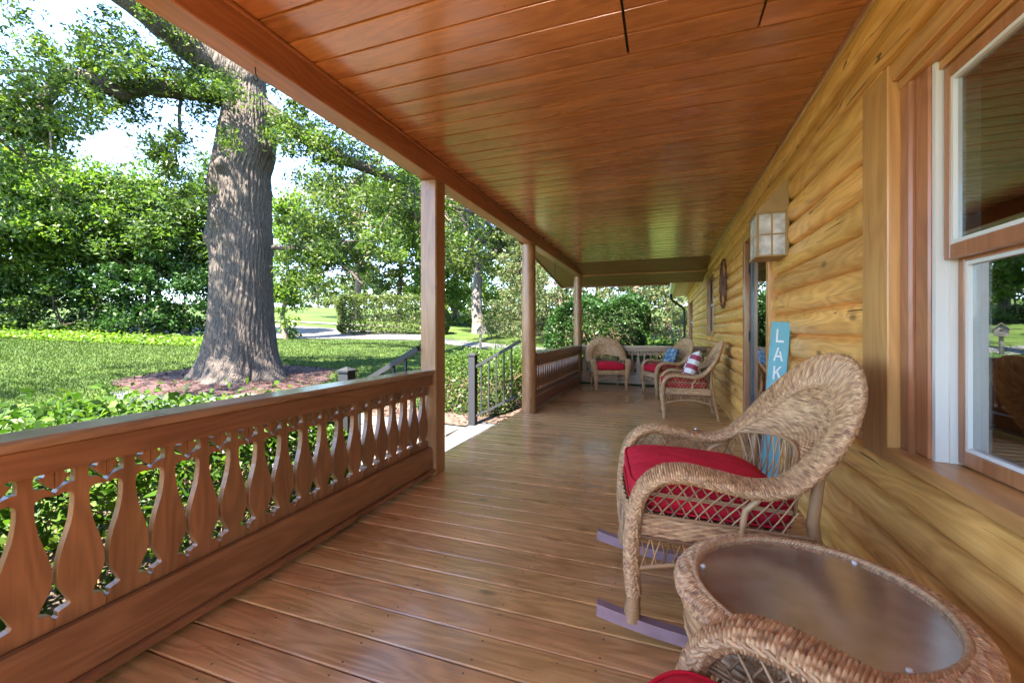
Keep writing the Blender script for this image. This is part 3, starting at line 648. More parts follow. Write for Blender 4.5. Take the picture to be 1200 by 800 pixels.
# ------------------------------------------------------------------ wall lantern, star, sign
def lantern():
    x0, x1, y0, y1, zb, zt = 0.605, 0.790, 3.35, 3.60, 1.645, 1.925
    e = empty('wall_lantern', (0.796, 3.475, 1.64), label='tan box lantern with slanted hood on the log wall beside the door', cat='lantern')
    E = e.location
    mt = plain('lantern_metal', (0.33, 0.21, 0.085), 0.5, noise=0.12)
    pn = plain('frosted_pane', (0.52, 0.52, 0.54), 0.25, noise=0.35, nscale=16)
    def b(name, mat, *a, bev=0.0): return MB().box(a[0]-E.x, a[1]-E.x, a[2]-E.y, a[3]-E.y, a[4]-E.z, a[5]-E.z, bev=bev).build(name, mat, e)
    b('back_plate', mt, 0.791, 0.797, y0-.01, y1+.01, 1.60, 2.13)
    for (x, y) in ((x0, y0), (x0, y1-.014), (x1-.014, y0), (x1-.014, y1-.014)): b('corner_bar', mt, x, x+.014, y, y+.014, zb, zt)
    fr = MB()
    for z in (zb-.012, zt+.0005): fr.box(x0-.004-E.x, x1-E.x, y0-.004-E.y, y1+.004-E.y, z-E.z, z+.0115-E.z)
    fr.build('frame', mt, e)
    mx, my, mz = (x0+x1)/2, (y0+y1)/2, (zb+zt)/2
    for yy in (y0+.002, y1-.010):
        b('glazing_bar', mt, mx-.005, mx+.005, yy, yy+.008, zb, zt); b('glazing_bar', mt, x0+.0145, mx-.0055, yy, yy+.008, mz-.005, mz+.005); b('glazing_bar', mt, mx+.0055, x1-.0145, yy, yy+.008, mz-.005, mz+.005)
        for (a, c) in ((x0+.0145, mx-.0055), (mx+.0055, x1-.0145)):
            b('pane', pn, a, c, yy+.003, yy+.005, zb, mz-.0055); b('pane', pn, a, c, yy+.003, yy+.005, mz+.0055, zt)
    b('glazing_bar', mt, x0+.002, x0+.010, my-.005, my+.005, zb, zt); b('glazing_bar', mt, x0+.002, x0+.010, y0+.0145, my-.0055, mz-.005, mz+.005); b('glazing_bar', mt, x0+.002, x0+.010, my+.0055, y1-.0145, mz-.005, mz+.005)
    for (a, c) in ((y0+.0145, my-.0055), (my+.0055, y1-.0145)):
        b('pane', pn, x0+.004, x0+.006, a, c, zb, mz-.0055); b('pane', pn, x0+.004, x0+.006, a, c, mz+.0055, zt)
    hood = [(x0-.012, zt+.0125), (0.790, zt+.0125), (0.790, 2.14), (0.772, 2.14)]
    MB().prism([(p[0]-E.x, p[1]-E.z) for p in hood], 'y', y0-.012-E.y, y1+.012-E.y).build('hood', mt, e)
    MB().lathe([(.012, 0), (.016, .03), (.006, .09), (.002, .10)], 10, (mx-E.x, my-E.y, zb+.0005-E.z)).build('candle_bulb', M['white'], e)
lantern()
def star():
    c = Vector((0.765, 6.5, 1.77)); e = empty('wall_star', c, label='rusty metal star hung inside a twisted hoop on the log wall', cat='wall star')
    mt = plain('rusty_metal', (0.15, 0.06, 0.045), 0.6, 0.3, noise=0.3, nscale=12)
    R = .315
    hoop = lambda ph, rr: [(0.008*math.sin(7*a+ph), (R+rr*math.cos(7*a+ph))*math.cos(a), (R+rr*math.cos(7*a+ph))*1.05*math.sin(a)) for a in [2*PI*i/72 for i in range(73)]]
    MB().tube(hoop(0, .008), .008, 6).build('hoop', mt, e); MB().tube(hoop(PI, .008), .008, 6).build('hoop', mt, e)
    pts = []
    for i in range(10):
        a = PI/2+i*PI/5; r = .305 if i % 2 == 0 else .12
        pts.append((0, r*math.cos(a), r*math.sin(a)))
    vs = pts + [(-.045, 0, 0), (.01, 0, 0)]
    MB().add(vs, [(i, (i+1) % 10, 10) for i in range(10)] + [((i+1) % 10, i, 11) for i in range(10)]).build('star', mt, e)
    MB().tube([(.0, 0, .33), (.012, 0, .36), (.022, 0, .37)], .003, 5).build('hanger', mt, e)
star()
def sign():
    # tall leaning board; local x across the face, local z up, face towards local -y
    e = empty('porch_sign', (0.66, 3.46, 0.0), label='turquoise board with white capital letters leaning beside the door', cat='sign')
    top = Vector((0.745, 3.32, 1.19)); base = Vector((0.645, 3.25, 0.0)); up = (top-base).normalized()
    acr = Vector((0.80, -0.35, 0)); acr = (acr - up*acr.dot(up)).normalized(); nrm = up.cross(acr).normalized()
    if nrm.y > 0: nrm = -nrm
    mw = Matrix.Identity(4)
    yv = -nrm
    for i, a in enumerate((acr, yv, up)):
        for j in range(3): mw[j][i] = a[j]
    if mw.to_3x3().determinant() < 0:
        for j in range(3): mw[j][0] = -mw[j][0]
    mw.translation = base; e.matrix_world = mw
    tq = wood('turquoise_paint', (0.13, 0.37, 0.42), (0.10, 0.31, 0.36), 'z', rough=0.5, vary=0, knots=0.1)
    W, H = .115, 1.19; blk = M['blackmetal']
    MB().box(-W/2, W/2, 0, .018, 0, H, bev=.003).build('board', tq, e)
    for a, b in ((-W/2+.004, -W/2+.012), (W/2-.012, W/2-.004)): MB().box(a, b, -.003, -.0003, .01, H-.01).build('edge_strip', tq, e)
    wt = M['white']
    def letter(polys, z):
        mb = MB()
        for poly in polys: mb.prism([(x*.055-.0275, z+y*.09) for x, y in poly][::-1], 'y', -.003, -.0004)
        mb.build('letter', wt, e)
    bar = lambda x0, y0, x1, y1, w: [(x0-w/2, y0), (x0+w/2, y0), (x1+w/2, y1), (x1-w/2, y1)]
    letter([[(.12, 0), (.3, 0), (.3, 1), (.12, 1)], [(.3005, 0), (.95, 0), (.95, .16), (.3005, .16)]], 1.05)
    letter([bar(.08, 0, .46, 1, .18), bar(.92, 0, .641, .735, .18), [(.27, .28), (.76, .28), (.72, .42), (.30, .42)]], .925)
    letter([[(.1, 0), (.28, 0), (.28, 1), (.1, 1)], [(.281, .36), (.281, .58), (.74, 1), (.96, 1)], [(.46, .5), (.62, .62), (1.0, 0), (.78, 0)]], .80)
sign()
ds_ = empty('door_stop', (0.33, 5.08, 0.001), (0, 0, 0.4), 'small wooden block with a metal knob on the floor', 'door stop')
MB().box(-.05, .05, -.03, .03, 0, .035, bev=.004).build('block', M['rail'], ds_)
MB().lathe([(.012, .035), (.018, .045), (.016, .058), (.006, .064)], 12).build('knob', plain('steel', (0.6, 0.6, 0.6), 0.2, 1.0), ds_)
# hooks under the beam
def hook(x, y, label, ln):
    pts = [(0, 0, 0), (0, 0, -.03)] + [(0, .012*math.sin(a), -.045+.015*math.cos(a)) for a in [i*PI/8 for i in range(13)]]
    e = empty('beam_hook', (x, y, 2.3035), label=label, cat='hook')
    MB().tube(pts, .0025, 6).build('screw_hook', M['blackmetal'], e)
    for i in range(ln):
        MB().tube([(.006*math.cos(a)*(i % 2), .006*math.cos(a)*((i+1) % 2), -.07-i*.024+.014*math.sin(a)) for a in [k*PI/5 for k in range(11)]], .002, 5, cap=False).build('chain_link', M['blackmetal'], e)
hook(-1.73, 2.0-.58, 'bare screw hook under the beam before the square post', 0)
hook(-1.725, 7.0, 'screw hook with a short chain under the beam', 9)

# ------------------------------------------------------------------ wicker furniture
def catmull(K, n):
    K = np.asarray(K, float); P = np.vstack([2*K[0]-K[1], K, 2*K[-1]-K[-2]]); out = []
    for i in range(1, len(P)-2):
        t = np.linspace(0, 1, n, endpoint=False)[:, None]; p0, p1, p2, p3 = P[i-1], P[i], P[i+1], P[i+2]
        out.append(0.5*((2*p1)+(-p0+p2)*t+(2*p0-5*p1+4*p2-p3)*t**2+(-p0+3*p1-3*p2+p3)*t**3))
    out.append(K[-1:]); return np.vstack(out)
def resample(A, ds, ncoord=3):
    d = np.r_[0, np.cumsum(np.linalg.norm(np.diff(A[:, :ncoord], axis=0), axis=1))]
    s = np.arange(0, d[-1], ds); return s, np.stack([np.interp(s, d, A[:, c]) for c in range(A.shape[1])], 1)
STRAND = 0.0075
def wicker_sweep(A, s, na=48, closed=False, ridges=10, amp=1.0):
    # A columns: x y z  Wx Wy Wz  w  h
    P = A[:, :3]
    T = (np.roll(P, -1, 0)-np.roll(P, 1, 0)) if closed else np.gradient(P, axis=0)
    T /= np.linalg.norm(T, axis=1)[:, None]
    W = A[:, 3:6]; W = W - T*(W*T).sum(1)[:, None]; W /= np.linalg.norm(W, axis=1)[:, None]
    Nn = np.cross(T, W)
    a = np.arange(na)*2*PI/na
    w, h = A[:, 6:7, None]/2, A[:, 7:8, None]/2
    ca = np.cos(a)[None, :, None]; sa = np.sin(a)[None, :, None]
    ca2 = np.sign(ca)*np.abs(ca)**0.8; sa2 = np.sign(sa)*np.abs(sa)**0.8
    base = P[:, None, :] + W[:, None, :]*ca2*w + Nn[:, None, :]*sa2*h
    nor = W[:, None, :]*ca*h + Nn[:, None, :]*sa*w; nor /= np.linalg.norm(nor, axis=2)[:, :, None]
    prof = np.abs(np.sin(PI*s/STRAND))**0.7; g = np.floor(s/STRAND/3)
    disp = (0.0018*prof[:, None] + 0.0046*prof[:, None]*(0.5+0.5*np.cos(ridges*a[None, :]+.5*PI*g[:, None]+0.8*np.sin(s*9)[:, None])))*amp
    V = base + nor*disp[:, :, None]
    n = len(P); i = np.arange(n if closed else n-1)[:, None]; k = np.arange(na)[None, :]
    i2 = (i+1) % n; k2 = (k+1) % na
    Q = np.stack([i*na+k, i*na+k2, i2*na+k2, i2*na+k], -1).reshape(-1, 4)
    UV = np.stack([np.repeat(s[:, None], na, 1), np.repeat((a/(2*PI))[None, :], n, 0)], -1).reshape(-1, 2)
    return V.reshape(-1, 3), Q, UV
def sheet(grid, su, sv, disp=True, stakes=20):
    # grid (r, c, 3); su: strand coordinate per row; sv: 0..1 across
    r, c, _ = grid.shape
    G = grid
    if disp:
        du = np.gradient(grid, axis=0); dv = np.gradient(grid, axis=1); nn = np.cross(du, dv); nn /= (np.linalg.norm(nn, axis=2)[:, :, None]+1e-9)
        prof = np.abs(np.sin(PI*su/STRAND))**0.7; g = np.floor(su/STRAND)
        d = 0.0016*prof[:, None] + 0.0042*prof[:, None]*np.cos(stakes*PI*sv[None, :]*2+PI*g[:, None])
        G = grid + nn*d[:, :, None]
    i = np.arange(r-1)[:, None]; k = np.arange(c-1)[None, :]
    Q = np.stack([i*c+k, i*c+k+1, (i+1)*c+k+1, (i+1)*c+k], -1).reshape(-1, 4)
    UV = np.stack([np.repeat(su[:, None], c, 1), np.repeat(sv[None, :], r, 0)], -1).reshape(-1, 2)
    return G.reshape(-1, 3), Q, UV
def rounded_box(hx, hy, hz, e=0.35, nu=40, nv=20, crown=0.0):
    V = []; f = lambda c, p: math.copysign(abs(c)**p, c)
    for j in range(nv+1):
        ph = -PI/2+PI*j/nv
        for i in range(nu):
            th = 2*PI*i/nu
            x = f(math.cos(ph), 0.45)*f(math.cos(th), e); y = f(math.cos(ph), 0.45)*f(math.sin(th), e); z = f(math.sin(ph), 0.75)
            z *= 1+crown*(1-x*x)*(1-y*y)
            V.append((hx*x, hy*y, hz*z))
    Q = [(j*nu+i, j*nu+(i+1) % nu, (j+1)*nu+(i+1) % nu, (j+1)*nu+i) for j in range(nv) for i in range(nu)]
    return np.array(V), np.array(Q)
def build_chair_parts():
    parts = []   # (name, mesh, material, parent part index or None)
    b = Vector((.3, 0, .95)).normalized()
    #        x     y     z     W              w     h
    half = [(-.375, .285, .10, (0, 1, 0), .052, .046), (-.392, .290, .22, (0, 1, 0), .058, .048), (-.396, .300, .35, (0, 1, 0), .074, .046), (-.380, .318, .475, (0, 1, 0), .092, .042),
            (-.322, .332, .546, (0, 1, -.1), .106, .040), (-.24, .340, .566, (0, 1, -.14), .110, .040), (-.13, .345, .556, (0, 1, -.14), .110, .040), (-.03, .345, .546, (0, 1, -.1), .110, .040), (.065, .345, .570, (0.1, 1, .0), .112, .040),
            (.145, .338, .645, (.1, 1, .12), .116, .04), (.215, .312, .738, (.14, .9, .42), .126, .038), (.267, .258, .826, (.22, .7, .68), .130, .036), (.303, .17, .893, (.28, .4, .85), .134, .036), (.321, .07, .925, (.3, .14, .92), .136, .036)]
    K = [[x, y, z, *Wd, w, h] for x, y, z, Wd, w, h in half]
    K += [[.324, 0, .930, b.x, 0, b.z, .136, .036]]
    K += [[x, -y, z, Wd[0], -Wd[1], Wd[2], w, h] for x, y, z, Wd, w, h in half[::-1]]
    # keep W continuous: on the far half it points outwards too, so flip the frame by using the mirrored direction
    A = catmull(K, 60); s, A = resample(A, STRAND/6)
    V, Q, UV = wicker_sweep(A, s, 48)
    parts.append(('rolled_border', np_mesh('rolled_border', V, Q, uv=UV, smooth=True), M['wicker']))
    # braid along the inside and outside edge of the border
    for sgn, nm in ((-1, 'inner_braid'), (1, 'outer_braid')):
        sel = A[::3]; ss = s[::3]
        Wn = sel[:, 3:6]/np.linalg.norm(sel[:, 3:6], axis=1)[:, None]
        T = np.gradient(sel[:, :3], axis=0); T /= np.linalg.norm(T, axis=1)[:, None]; Nn = np.cross(T, Wn)
        c = sel[:, :3] + sgn*Wn*sel[:, 6:7]*0.5
        mb = MB()
        for ph in (0, PI):
            pts = c + Wn*(.0045*np.cos(ss*150+ph))[:, None] + Nn*(.0045*np.sin(ss*150+ph))[:, None]
            mb.tube([Vector(p) for p in pts[::2]], .0045, 5)
        parts.append((nm, mb.mesh(nm), M['reed']))
    # back panel between the inner edges
    n = len(s); mid = n//2
    Wn = A[:, 3:6]/np.linalg.norm(A[:, 3:6], axis=1)[:, None]
    inner = A[:, :3] - Wn*(A[:, 6:7]*0.5-0.004)
    left = inner[:mid]; right = inner[::-1][:mid]
    i0 = np.argmax((left[:, 2] > 0.60) & (left[:, 0] > 0.0))
    Lc, Rc = left[i0:mid-4], right[i0:mid-4]
    zz = Lc[:, 2]; keep = np.r_[True, np.diff(np.maximum.accumulate(zz)) > 0]
    zt = np.arange(zz[0], zz[-1]-0.002, STRAND/4)
    Li = np.stack([np.interp(zt, zz[keep], Lc[keep, c]) for c in range(3)], 1); Ri = np.stack([np.interp(zt, zz[keep], Rc[keep, c]) for c in range(3)], 1)
    u = np.linspace(0, 1, 91)
    G = Li[:, None, :]*(1-u)[None, :, None] + Ri[:, None, :]*u[None, :, None]
    wid = np.linalg.norm(Li-Ri, axis=1)
    bul = (1-(2*u-1)**2)
    G[:, :, 0] += bul[None, :]*0.16*wid[:, None]*np.clip(wid/0.5, 0, 1)[:, None]
    arch = np.clip(1-(zt-zt[0])/0.10, 0, 1)
    G[:, :, 2] += (bul[None, :]*0.05)*arch[:, None]
    V, Q, UV = sheet(G, zt-zt[0], u, True, 13)
    parts.append(('back_panel', np_mesh('back_panel', V, Q, uv=UV, smooth=True), M['wicker']))
    rim_pts = [Vector(p) for p in G[0][::3]]
    mb = MB().tube(rim_pts, .007, 6)
    ins = G[::6]
    parts.append(('panel_edge', mb.mesh('panel_edge'), M['reed']))
    # spindles under the panel, crossing
    mb = MB(); ns = 13
    bot = lambda f: Vector((.12+.035*(1-(2*f-1)**2), .27*(1-2*f), .40))
    def topp(f):
        j = min(89.999, max(0, f*90)); i = int(j); return Vector(G[0][i]).lerp(Vector(G[0][i+1]), j-i)
    for i in range(ns):
        f = (i+.5)/ns
        for d in (-.11, .11):
            p, q = bot(f), topp(min(.99, max(.01, f+d))); m_ = p.lerp(q, .5)+Vector((.014, 0, 0))
            mb.tube([p, p.lerp(q, .25)+Vector((.01, 0, 0)), m_, p.lerp(q, .75)+Vector((.01, 0, 0)), q], .0036, 5)
    parts.append(('back_spindles', mb.mesh('back_spindles'), M['reed']))
    # arm sides
    armz = lambda x: float(np.interp(x, [-.395, -.378, -.322, -.24, -.13, -.03, .05, .12], [.35, .46, .526, .546, .536, .526, .55, .625]))
    for sg in (1, -1):
        mb = MB(); nl = 12; z0 = .395
        yy = lambda z: sg*(.300+.04*max(0, (z-.42)/.17))
        for i in range(-2, nl+1):
            for d in (-1, 1):
                pts = []
                for t_ in np.linspace(0, 1, 9):
                    x = -.36 + (i+.5)*.039 + d*.039*(t_-.5)*2.6; zt_ = armz(x) if -.37 < x < .13 else .6
                    z = z0 + (zt_-z0)*t_
                    if -.375 < x < .12: pts.append((x, yy(z)+sg*d*.0035, z))
                if len(pts) > 2: mb.tube(pts, .003, 5)
        mb.tube([(x, yy(.46), .468) for x in np.linspace(-.375, .1, 12)], .004, 5); mb.tube([(x, yy(.47), .476) for x in np.linspace(-.375, .1, 12)], .004, 5)
        mb.tube([(-.045, yy(.40), .37), (-.04, yy(.46), .46), (0, yy(.49), .51), (.065, yy(.53), .55)], .011, 8)
        parts.append(('arm_lattice', mb.mesh('arm_lattice'), M['reed']))
        # woven side band and skirt
        zs = np.arange(.315, .395, STRAND/4); xs = np.linspace(-.385, .17, 60)
        G2 = np.zeros((len(zs), len(xs), 3)); G2[:, :, 0] = xs[None, :]; G2[:, :, 1] = sg*.302; G2[:, :, 2] = zs[:, None]
        V, Q, UV = sheet(G2, zs-zs[0], np.linspace(0, 1, 60), True, 12)
        parts.append(('side_band', np_mesh('side_band', V, Q, uv=UV, smooth=True), M['wicker']))
        mb = MB(); arc = lambda f: .195+.055*math.sin(PI*min(1, max(0, f)))
        ends = ((-.385, sg*.300), (.20, sg*.29))
        for i in range(17):
            for d in (-1, 1):
                fa = (i+.5)/17; fb_ = fa+d*.045
                if not 0 <= fb_ <= 1: continue
                P0 = Vector((ends[0][0]+(ends[1][0]-ends[0][0])*fa, sg*.300+d*.003, .32)); P1 = Vector((ends[0][0]+(ends[1][0]-ends[0][0])*fb_, sg*.298+d*.003, arc(fb_)))
                mb.tube([P0, P0.lerp(P1, .5), P1], .003, 5)
        parts.append(('skirt_lattice', mb.mesh('skirt_lattice'), M['reed']))
        mb = MB().tube([(ends[0][0]+(ends[1][0]-ends[0][0])*f, sg*.298, arc(f)) for f in np.linspace(0, 1, 20)], .009, 7)
        mb.tube([(x, sg*.304, .315) for x in np.linspace(-.385, .19, 10)], .006, 6); mb.tube([(x, sg*.304, .395) for x in np.linspace(-.385, .17, 10)], .006, 6)
        parts.append(('side_stretcher', mb.mesh('side_stretcher'), M['reed']))
    # front band and skirt
    zs = np.arange(.305, .385, STRAND/4); ys_ = np.linspace(-.285, .285, 60)
    G2 = np.zeros((len(zs), len(ys_), 3)); G2[:, :, 1] = ys_[None, :]; G2[:, :, 0] = -.395-.02*np.cos(ys_*PI/.57)[None, :]; G2[:, :, 2] = zs[:, None]
    V, Q, UV = sheet(G2, zs-zs[0], np.linspace(0, 1, 60), True, 12)
    parts.append(('front_band', np_mesh('front_band', V, Q, uv=UV, smooth=True), M['wicker']))
    mb = MB()
    for i in range(17):
        for d in (-1, 1):
            fa = (i+.5)/17; fb_ = fa+d*.045
            if not 0 <= fb_ <= 1: continue
            xx = lambda f: -.395-.02*math.sin(PI*f)
            P0 = Vector((xx(fa)+d*.003, -.285+.57*fa, .31)); P1 = Vector((xx(fb_)+d*.003, -.285+.57*fb_, .185+.07*math.sin(PI*fb_)))
            mb.tube([P0, P0.lerp(P1, .5), P1], .003, 5)
    parts.append(('skirt_lattice', mb.mesh('skirt_lattice'), M['reed']))
    parts.append(('front_stretcher', MB().tube([(-.395-.02*math.sin(PI*f), -.285+.57*f, .185+.07*math.sin(PI*f)) for f in np.linspace(0, 1, 20)], .009, 7).mesh('front_stretcher'), M['reed']))
    # legs: wrapped feet in front, poles behind
    prof = [(.018, .0)]
    for i in range(60):
        z = .004+i*.0022; rr = .027 if z < .055 else (.024 if z < .1 else .021)
        prof.append((rr+.0016*math.sin(i*PI/1.5), z))
    for sg in (1, -1): parts.append(('leg', MB().lathe(prof, 16, (-.375, sg*.285, 0)).mesh('leg'), M['reed']))
    for sg in (1, -1): parts.append(('leg', MB().tube([(.27, sg*.265, 0), (.22, sg*.272, .22), (.175, sg*.28, .44), (.175, sg*.30, .60), (.21, sg*.312, .70)], [.019, .019, .019, .017, .015], 10).mesh('leg'), M['reed']))
    parts.append(('seat_deck', MB().box(-.38, .16, -.29, .29, .355, .375).mesh('seat_deck'), M['wicker2']))
    V, Q = rounded_box(.278, .278, .072, .28, 56, 22, .3); V[:, 0] += -.130; V[:, 2] += .446
    parts.append(('seat_cushion', np_mesh('seat_cushion', V, Q, smooth=True), M['red']))
    # piping is a sub-part of the cushion
    pts = []
    for i in range(81):
        th = 2*PI*i/80; f = lambda c, p: math.copysign(abs(c)**p, c)
        pts.append((.2775*f(math.cos(th), .28)-.130, .2775*f(math.sin(th), .28)))
    mb = MB()
    for z, k_ in ((.478, .992), (.403, .992)): mb.tube([(x*k_-.001, y*k_, z) for x, y in pts], .005, 6, cap=False)
    parts.append(('piping', mb.mesh('piping'), M['red']))
    return parts
CH = build_chair_parts()
for nm, me, mt in CH: me.materials.append(mt)
def chair(name, loc, rz, label, group='wicker chairs on the porch', tilt=0.0, runners=False):
    e = empty(name, loc, (0, tilt, rz), label, 'chair', group)
    cush = None
    for nm, me, mt in CH:
        if nm == 'piping': link_mesh(nm, me, None, cush); continue
        o = link_mesh(nm, me, None, e)
        if nm == 'seat_cushion': cush = o
    if runners:
        R_ = 2.3
        for sg in (1, -1):
            pts = []
            for i in range(25):
                x = -.50+.94*i/24; pts.append((x, R_-math.sqrt(R_*R_-(x-.02)**2)))
            mb = MB(); vs = []
            for x, z in pts:
                for y, dz in ((-.02, -.054), (.02, -.054), (.02, -.016), (.019, -.012), (-.019, -.012), (-.02, -.016)): vs.append((x, sg*.285+y, z+dz))
            m_ = 6; fs = [(i*m_+k, i*m_+(k+1) % m_, (i+1)*m_+(k+1) % m_, (i+1)*m_+k) for i in range(24) for k in range(m_)]
            mb.add(vs, fs); mb.add(vs[:m_], [tuple(range(m_-1, -1, -1))]); mb.add(vs[-m_:], [tuple(range(m_))])
            mb.build('runner', M['lilac'], e)
    return e
TILT = math.radians(4.0)
rock = chair('rocking_chair', (0.222, 1.915, 0.06), math.radians(8), 'wicker rocking chair with red cushion on lilac runners', tilt=TILT, runners=True)
chair('wicker_armchair', (0.235, 0.455, 0.001), math.radians(-30), 'wicker armchair of which only one rolled arm shows beside the glass table')
chA = chair('wicker_armchair', (-1.06, 8.60, 0.001), math.radians(108.6), 'wicker armchair with bare red cushion in the railing corner by the round post')
chB = chair('wicker_armchair', (0.10, 8.30, 0.001), math.radians(25.5), 'wicker armchair holding a blue throw pillow before the end railing')
chC = chair('wicker_armchair', (0.37, 6.13, 0.001), math.radians(2), 'wicker armchair holding a red and white checked pillow against the log wall')
def pillow(name, loc, rot, size, mat, label):
    n = 22; V = []
    for side in (1, -1):
        for i in range(n+1):
            for j in range(n+1):
                x, y = -1+2*i/n, -1+2*j/n
                t = (max(0, (1-x**4)*(1-y**4)))**0.55
                pinch = 1-0.07*(1-abs(y)**2)*abs(x)**3; pinch2 = 1-0.07*(1-abs(x)**2)*abs(y)**3
                V.append((size*x*pinch, size*y*pinch2, side*.075*t))
    m_ = n+1; Q = []
    for i in range(n):
        for j in range(n):
            a = i*m_+j; Q.append((a, a+m_, a+m_+1, a+1)); a += m_*m_; Q.append((a, a+1, a+m_+1, a+m_))
    V = np.array(V); UV = np.stack([V[:, 0]/size*.5+.5, V[:, 1]/size*.5+.5], 1)
    o = link_mesh(name, np_mesh(name, V, np.array(Q), uv=UV, smooth=True), mat); o.location = loc; o.rotation_euler = rot
    return tag(o, label, 'pillow')
def denim():
    m, N, L, B = new_mat('blue_pillow_fabric'); B.inputs['Roughness'].default_value = 0.9
    tc = nd(N, 'ShaderNodeTexCoord'); n = nd(N, 'ShaderNodeTexNoise'); n.inputs['Scale'].default_value = 14; n.inputs['Detail'].default_value = 6; L.new(tc.outputs['Object'], n.inputs[0])
    r = ramp(N, L, n.outputs[0], [(0.35, (0.03, 0.07, 0.13)), (0.5, (0.10, 0.18, 0.27)), (0.66, (0.34, 0.43, 0.5))]); L.new(r.outputs[0], B.inputs['Base Color']); return m
def flagcloth():
    m, N, L, B = new_mat('checked_pillow_fabric'); B.inputs['Roughness'].default_value = 0.9
    uv = nd(N, 'ShaderNodeUVMap'); sp = nd(N, 'ShaderNodeSeparateXYZ'); L.new(uv.outputs[0], sp.inputs[0])
    row = math_n(N, L, 'FLOOR', math_n(N, L, 'MULTIPLY', sp.outputs[1], 6)); col = math_n(N, L, 'FLOOR', math_n(N, L, 'MULTIPLY', sp.outputs[0], 3))
    chk = math_n(N, L, 'MODULO', math_n(N, L, 'ADD', row, col), 2)
    mx = nd(N, 'ShaderNodeMixRGB'); L.new(chk, mx.inputs[0]); mx.inputs[1].default_value = (0.66, 0.64, 0.62, 1); mx.inputs[2].default_value = (0.30, 0.045, 0.08, 1)
    n = nd(N, 'ShaderNodeTexNoise'); n.inputs['Scale'].default_value = 60; L.new(uv.outputs[0], n.inputs[0])
    edge = math_n(N, L, 'GREATER_THAN', sp.outputs[0], 0.88)
    bl = ramp(N, L, n.outputs[0], [(0.55, (0.03, 0.05, 0.13)), (0.6, (0.6, 0.6, 0.62))])
    m2 = nd(N, 'ShaderNodeMixRGB'); L.new(edge, m2.inputs[0]); L.new(mx.outputs[0], m2.inputs[1]); L.new(bl.outputs[0], m2.inputs[2])
    L.new(m2.outputs[0], B.inputs['Base Color']); return m
def seat_pillow(ch, mat, label, lx, lz, size, ly=0.0, spin=0.0):
    # leans against the chair back: in chair coordinates the face looks along -x and up
    z = ch.rotation_euler.z; R = Matrix.Rotation(z, 4, 'Z')
    p = ch.location + (R @ Vector((lx, ly, lz)))
    m = R @ Matrix.Rotation(math.radians(-68), 4, 'Y') @ Matrix.Rotation(math.radians(90)+spin, 4, 'Z')
    return pillow('throw_pillow', p, m.to_euler(), size, mat, label)
seat_pillow(chB, denim(), 'mottled blue throw pillow leaning in a wicker armchair', .02, .655, .17, 0.0)
seat_pillow(chC, flagcloth(), 'red and white checked throw pillow with a navy edge', -.03, .665, .19, -.06, 0.18)
# round glass-topped table
def table():
    c = Vector((0.335, 1.205, 0)); e = empty('side_table', (c.x, c.y, 0.001), label='round wicker side table with a glass top', cat='table')
    R_ = .279; n = int(2*PI*R_/STRAND)*6; a = np.arange(n)*2*PI/n; s = np.arange(n)*STRAND/6
    A = np.zeros((n, 8)); A[:, 0] = R_*np.cos(a); A[:, 1] = R_*1.0*np.sin(a); A[:, 2] = .478
    A[:, 3] = np.cos(a)*.9; A[:, 4] = np.sin(a)*.9; A[:, 5] = -.42; A[:, 6] = .054; A[:, 7] = .032
    V, Q, UV = wicker_sweep(A, s, 40, True, 9); link_mesh('rim', np_mesh('rim', V, Q, uv=UV, smooth=True), M['wicker'], e)
    # woven apron
    zs = np.arange(.36, .462, STRAND/4); aa = np.linspace(0, 2*PI, 181); rr = .285
    G = np.zeros((len(zs), len(aa), 3)); G[:, :, 0] = rr*np.cos(aa); G[:, :, 1] = rr*np.sin(aa); G[:, :, 2] = zs[:, None]
    V, Q, UV = sheet(G, zs-zs[0], aa/(2*PI), True, 30); link_mesh('apron', np_mesh('apron', V, Q, uv=UV, smooth=True), M['wicker'], e)
    mb = MB()
    for ph in (0, 2*PI/3, 4*PI/3):
        t = np.linspace(0, 2*PI, 400); mb.tube([((.258+.0045*math.cos(60*x+ph))*math.cos(x), (.258+.0045*math.cos(60*x+ph))*math.sin(x), .497+.005*math.sin(60*x+ph)) for x in t], .0045, 5, cap=False)
    mb.build('braid', M['reed'], e)
    MB().lathe([(.252, .480), (.252, .484)], 64).build('under_board', plain('frosted_board', (0.35, 0.32, 0.30), 0.6, noise=0.3, nscale=20), e)
    MB().lathe([(.2505, .4865), (.252, .488), (.252, .4925), (.2505, .494)], 96).build('glass_top', M['tableglass'], e)
    for k in range(3):
        an = .9+k*2.1; MB().lathe([(.006, .494), (.007, .497), (.004, .500)], 10, (.240*math.cos(an), .240*math.sin(an), 0)).build('rubber_bumper', M['white'], e)
    prof = [(.016, 0)] + [(.019+.0014*math.sin(i*2.1), .003+i*.003) for i in range(150)]
    for k in range(4):
        an = PI/4+k*PI/2+.3; MB().lathe(prof, 14, (.245*math.cos(an), .245*math.sin(an), 0)).build('leg', M['reed'], e)
    MB().lathe([(.20, .155), (.215, .16), (.215, .172), (.20, .177)], 40).build('lower_shelf', M['wicker2'], e)
table()

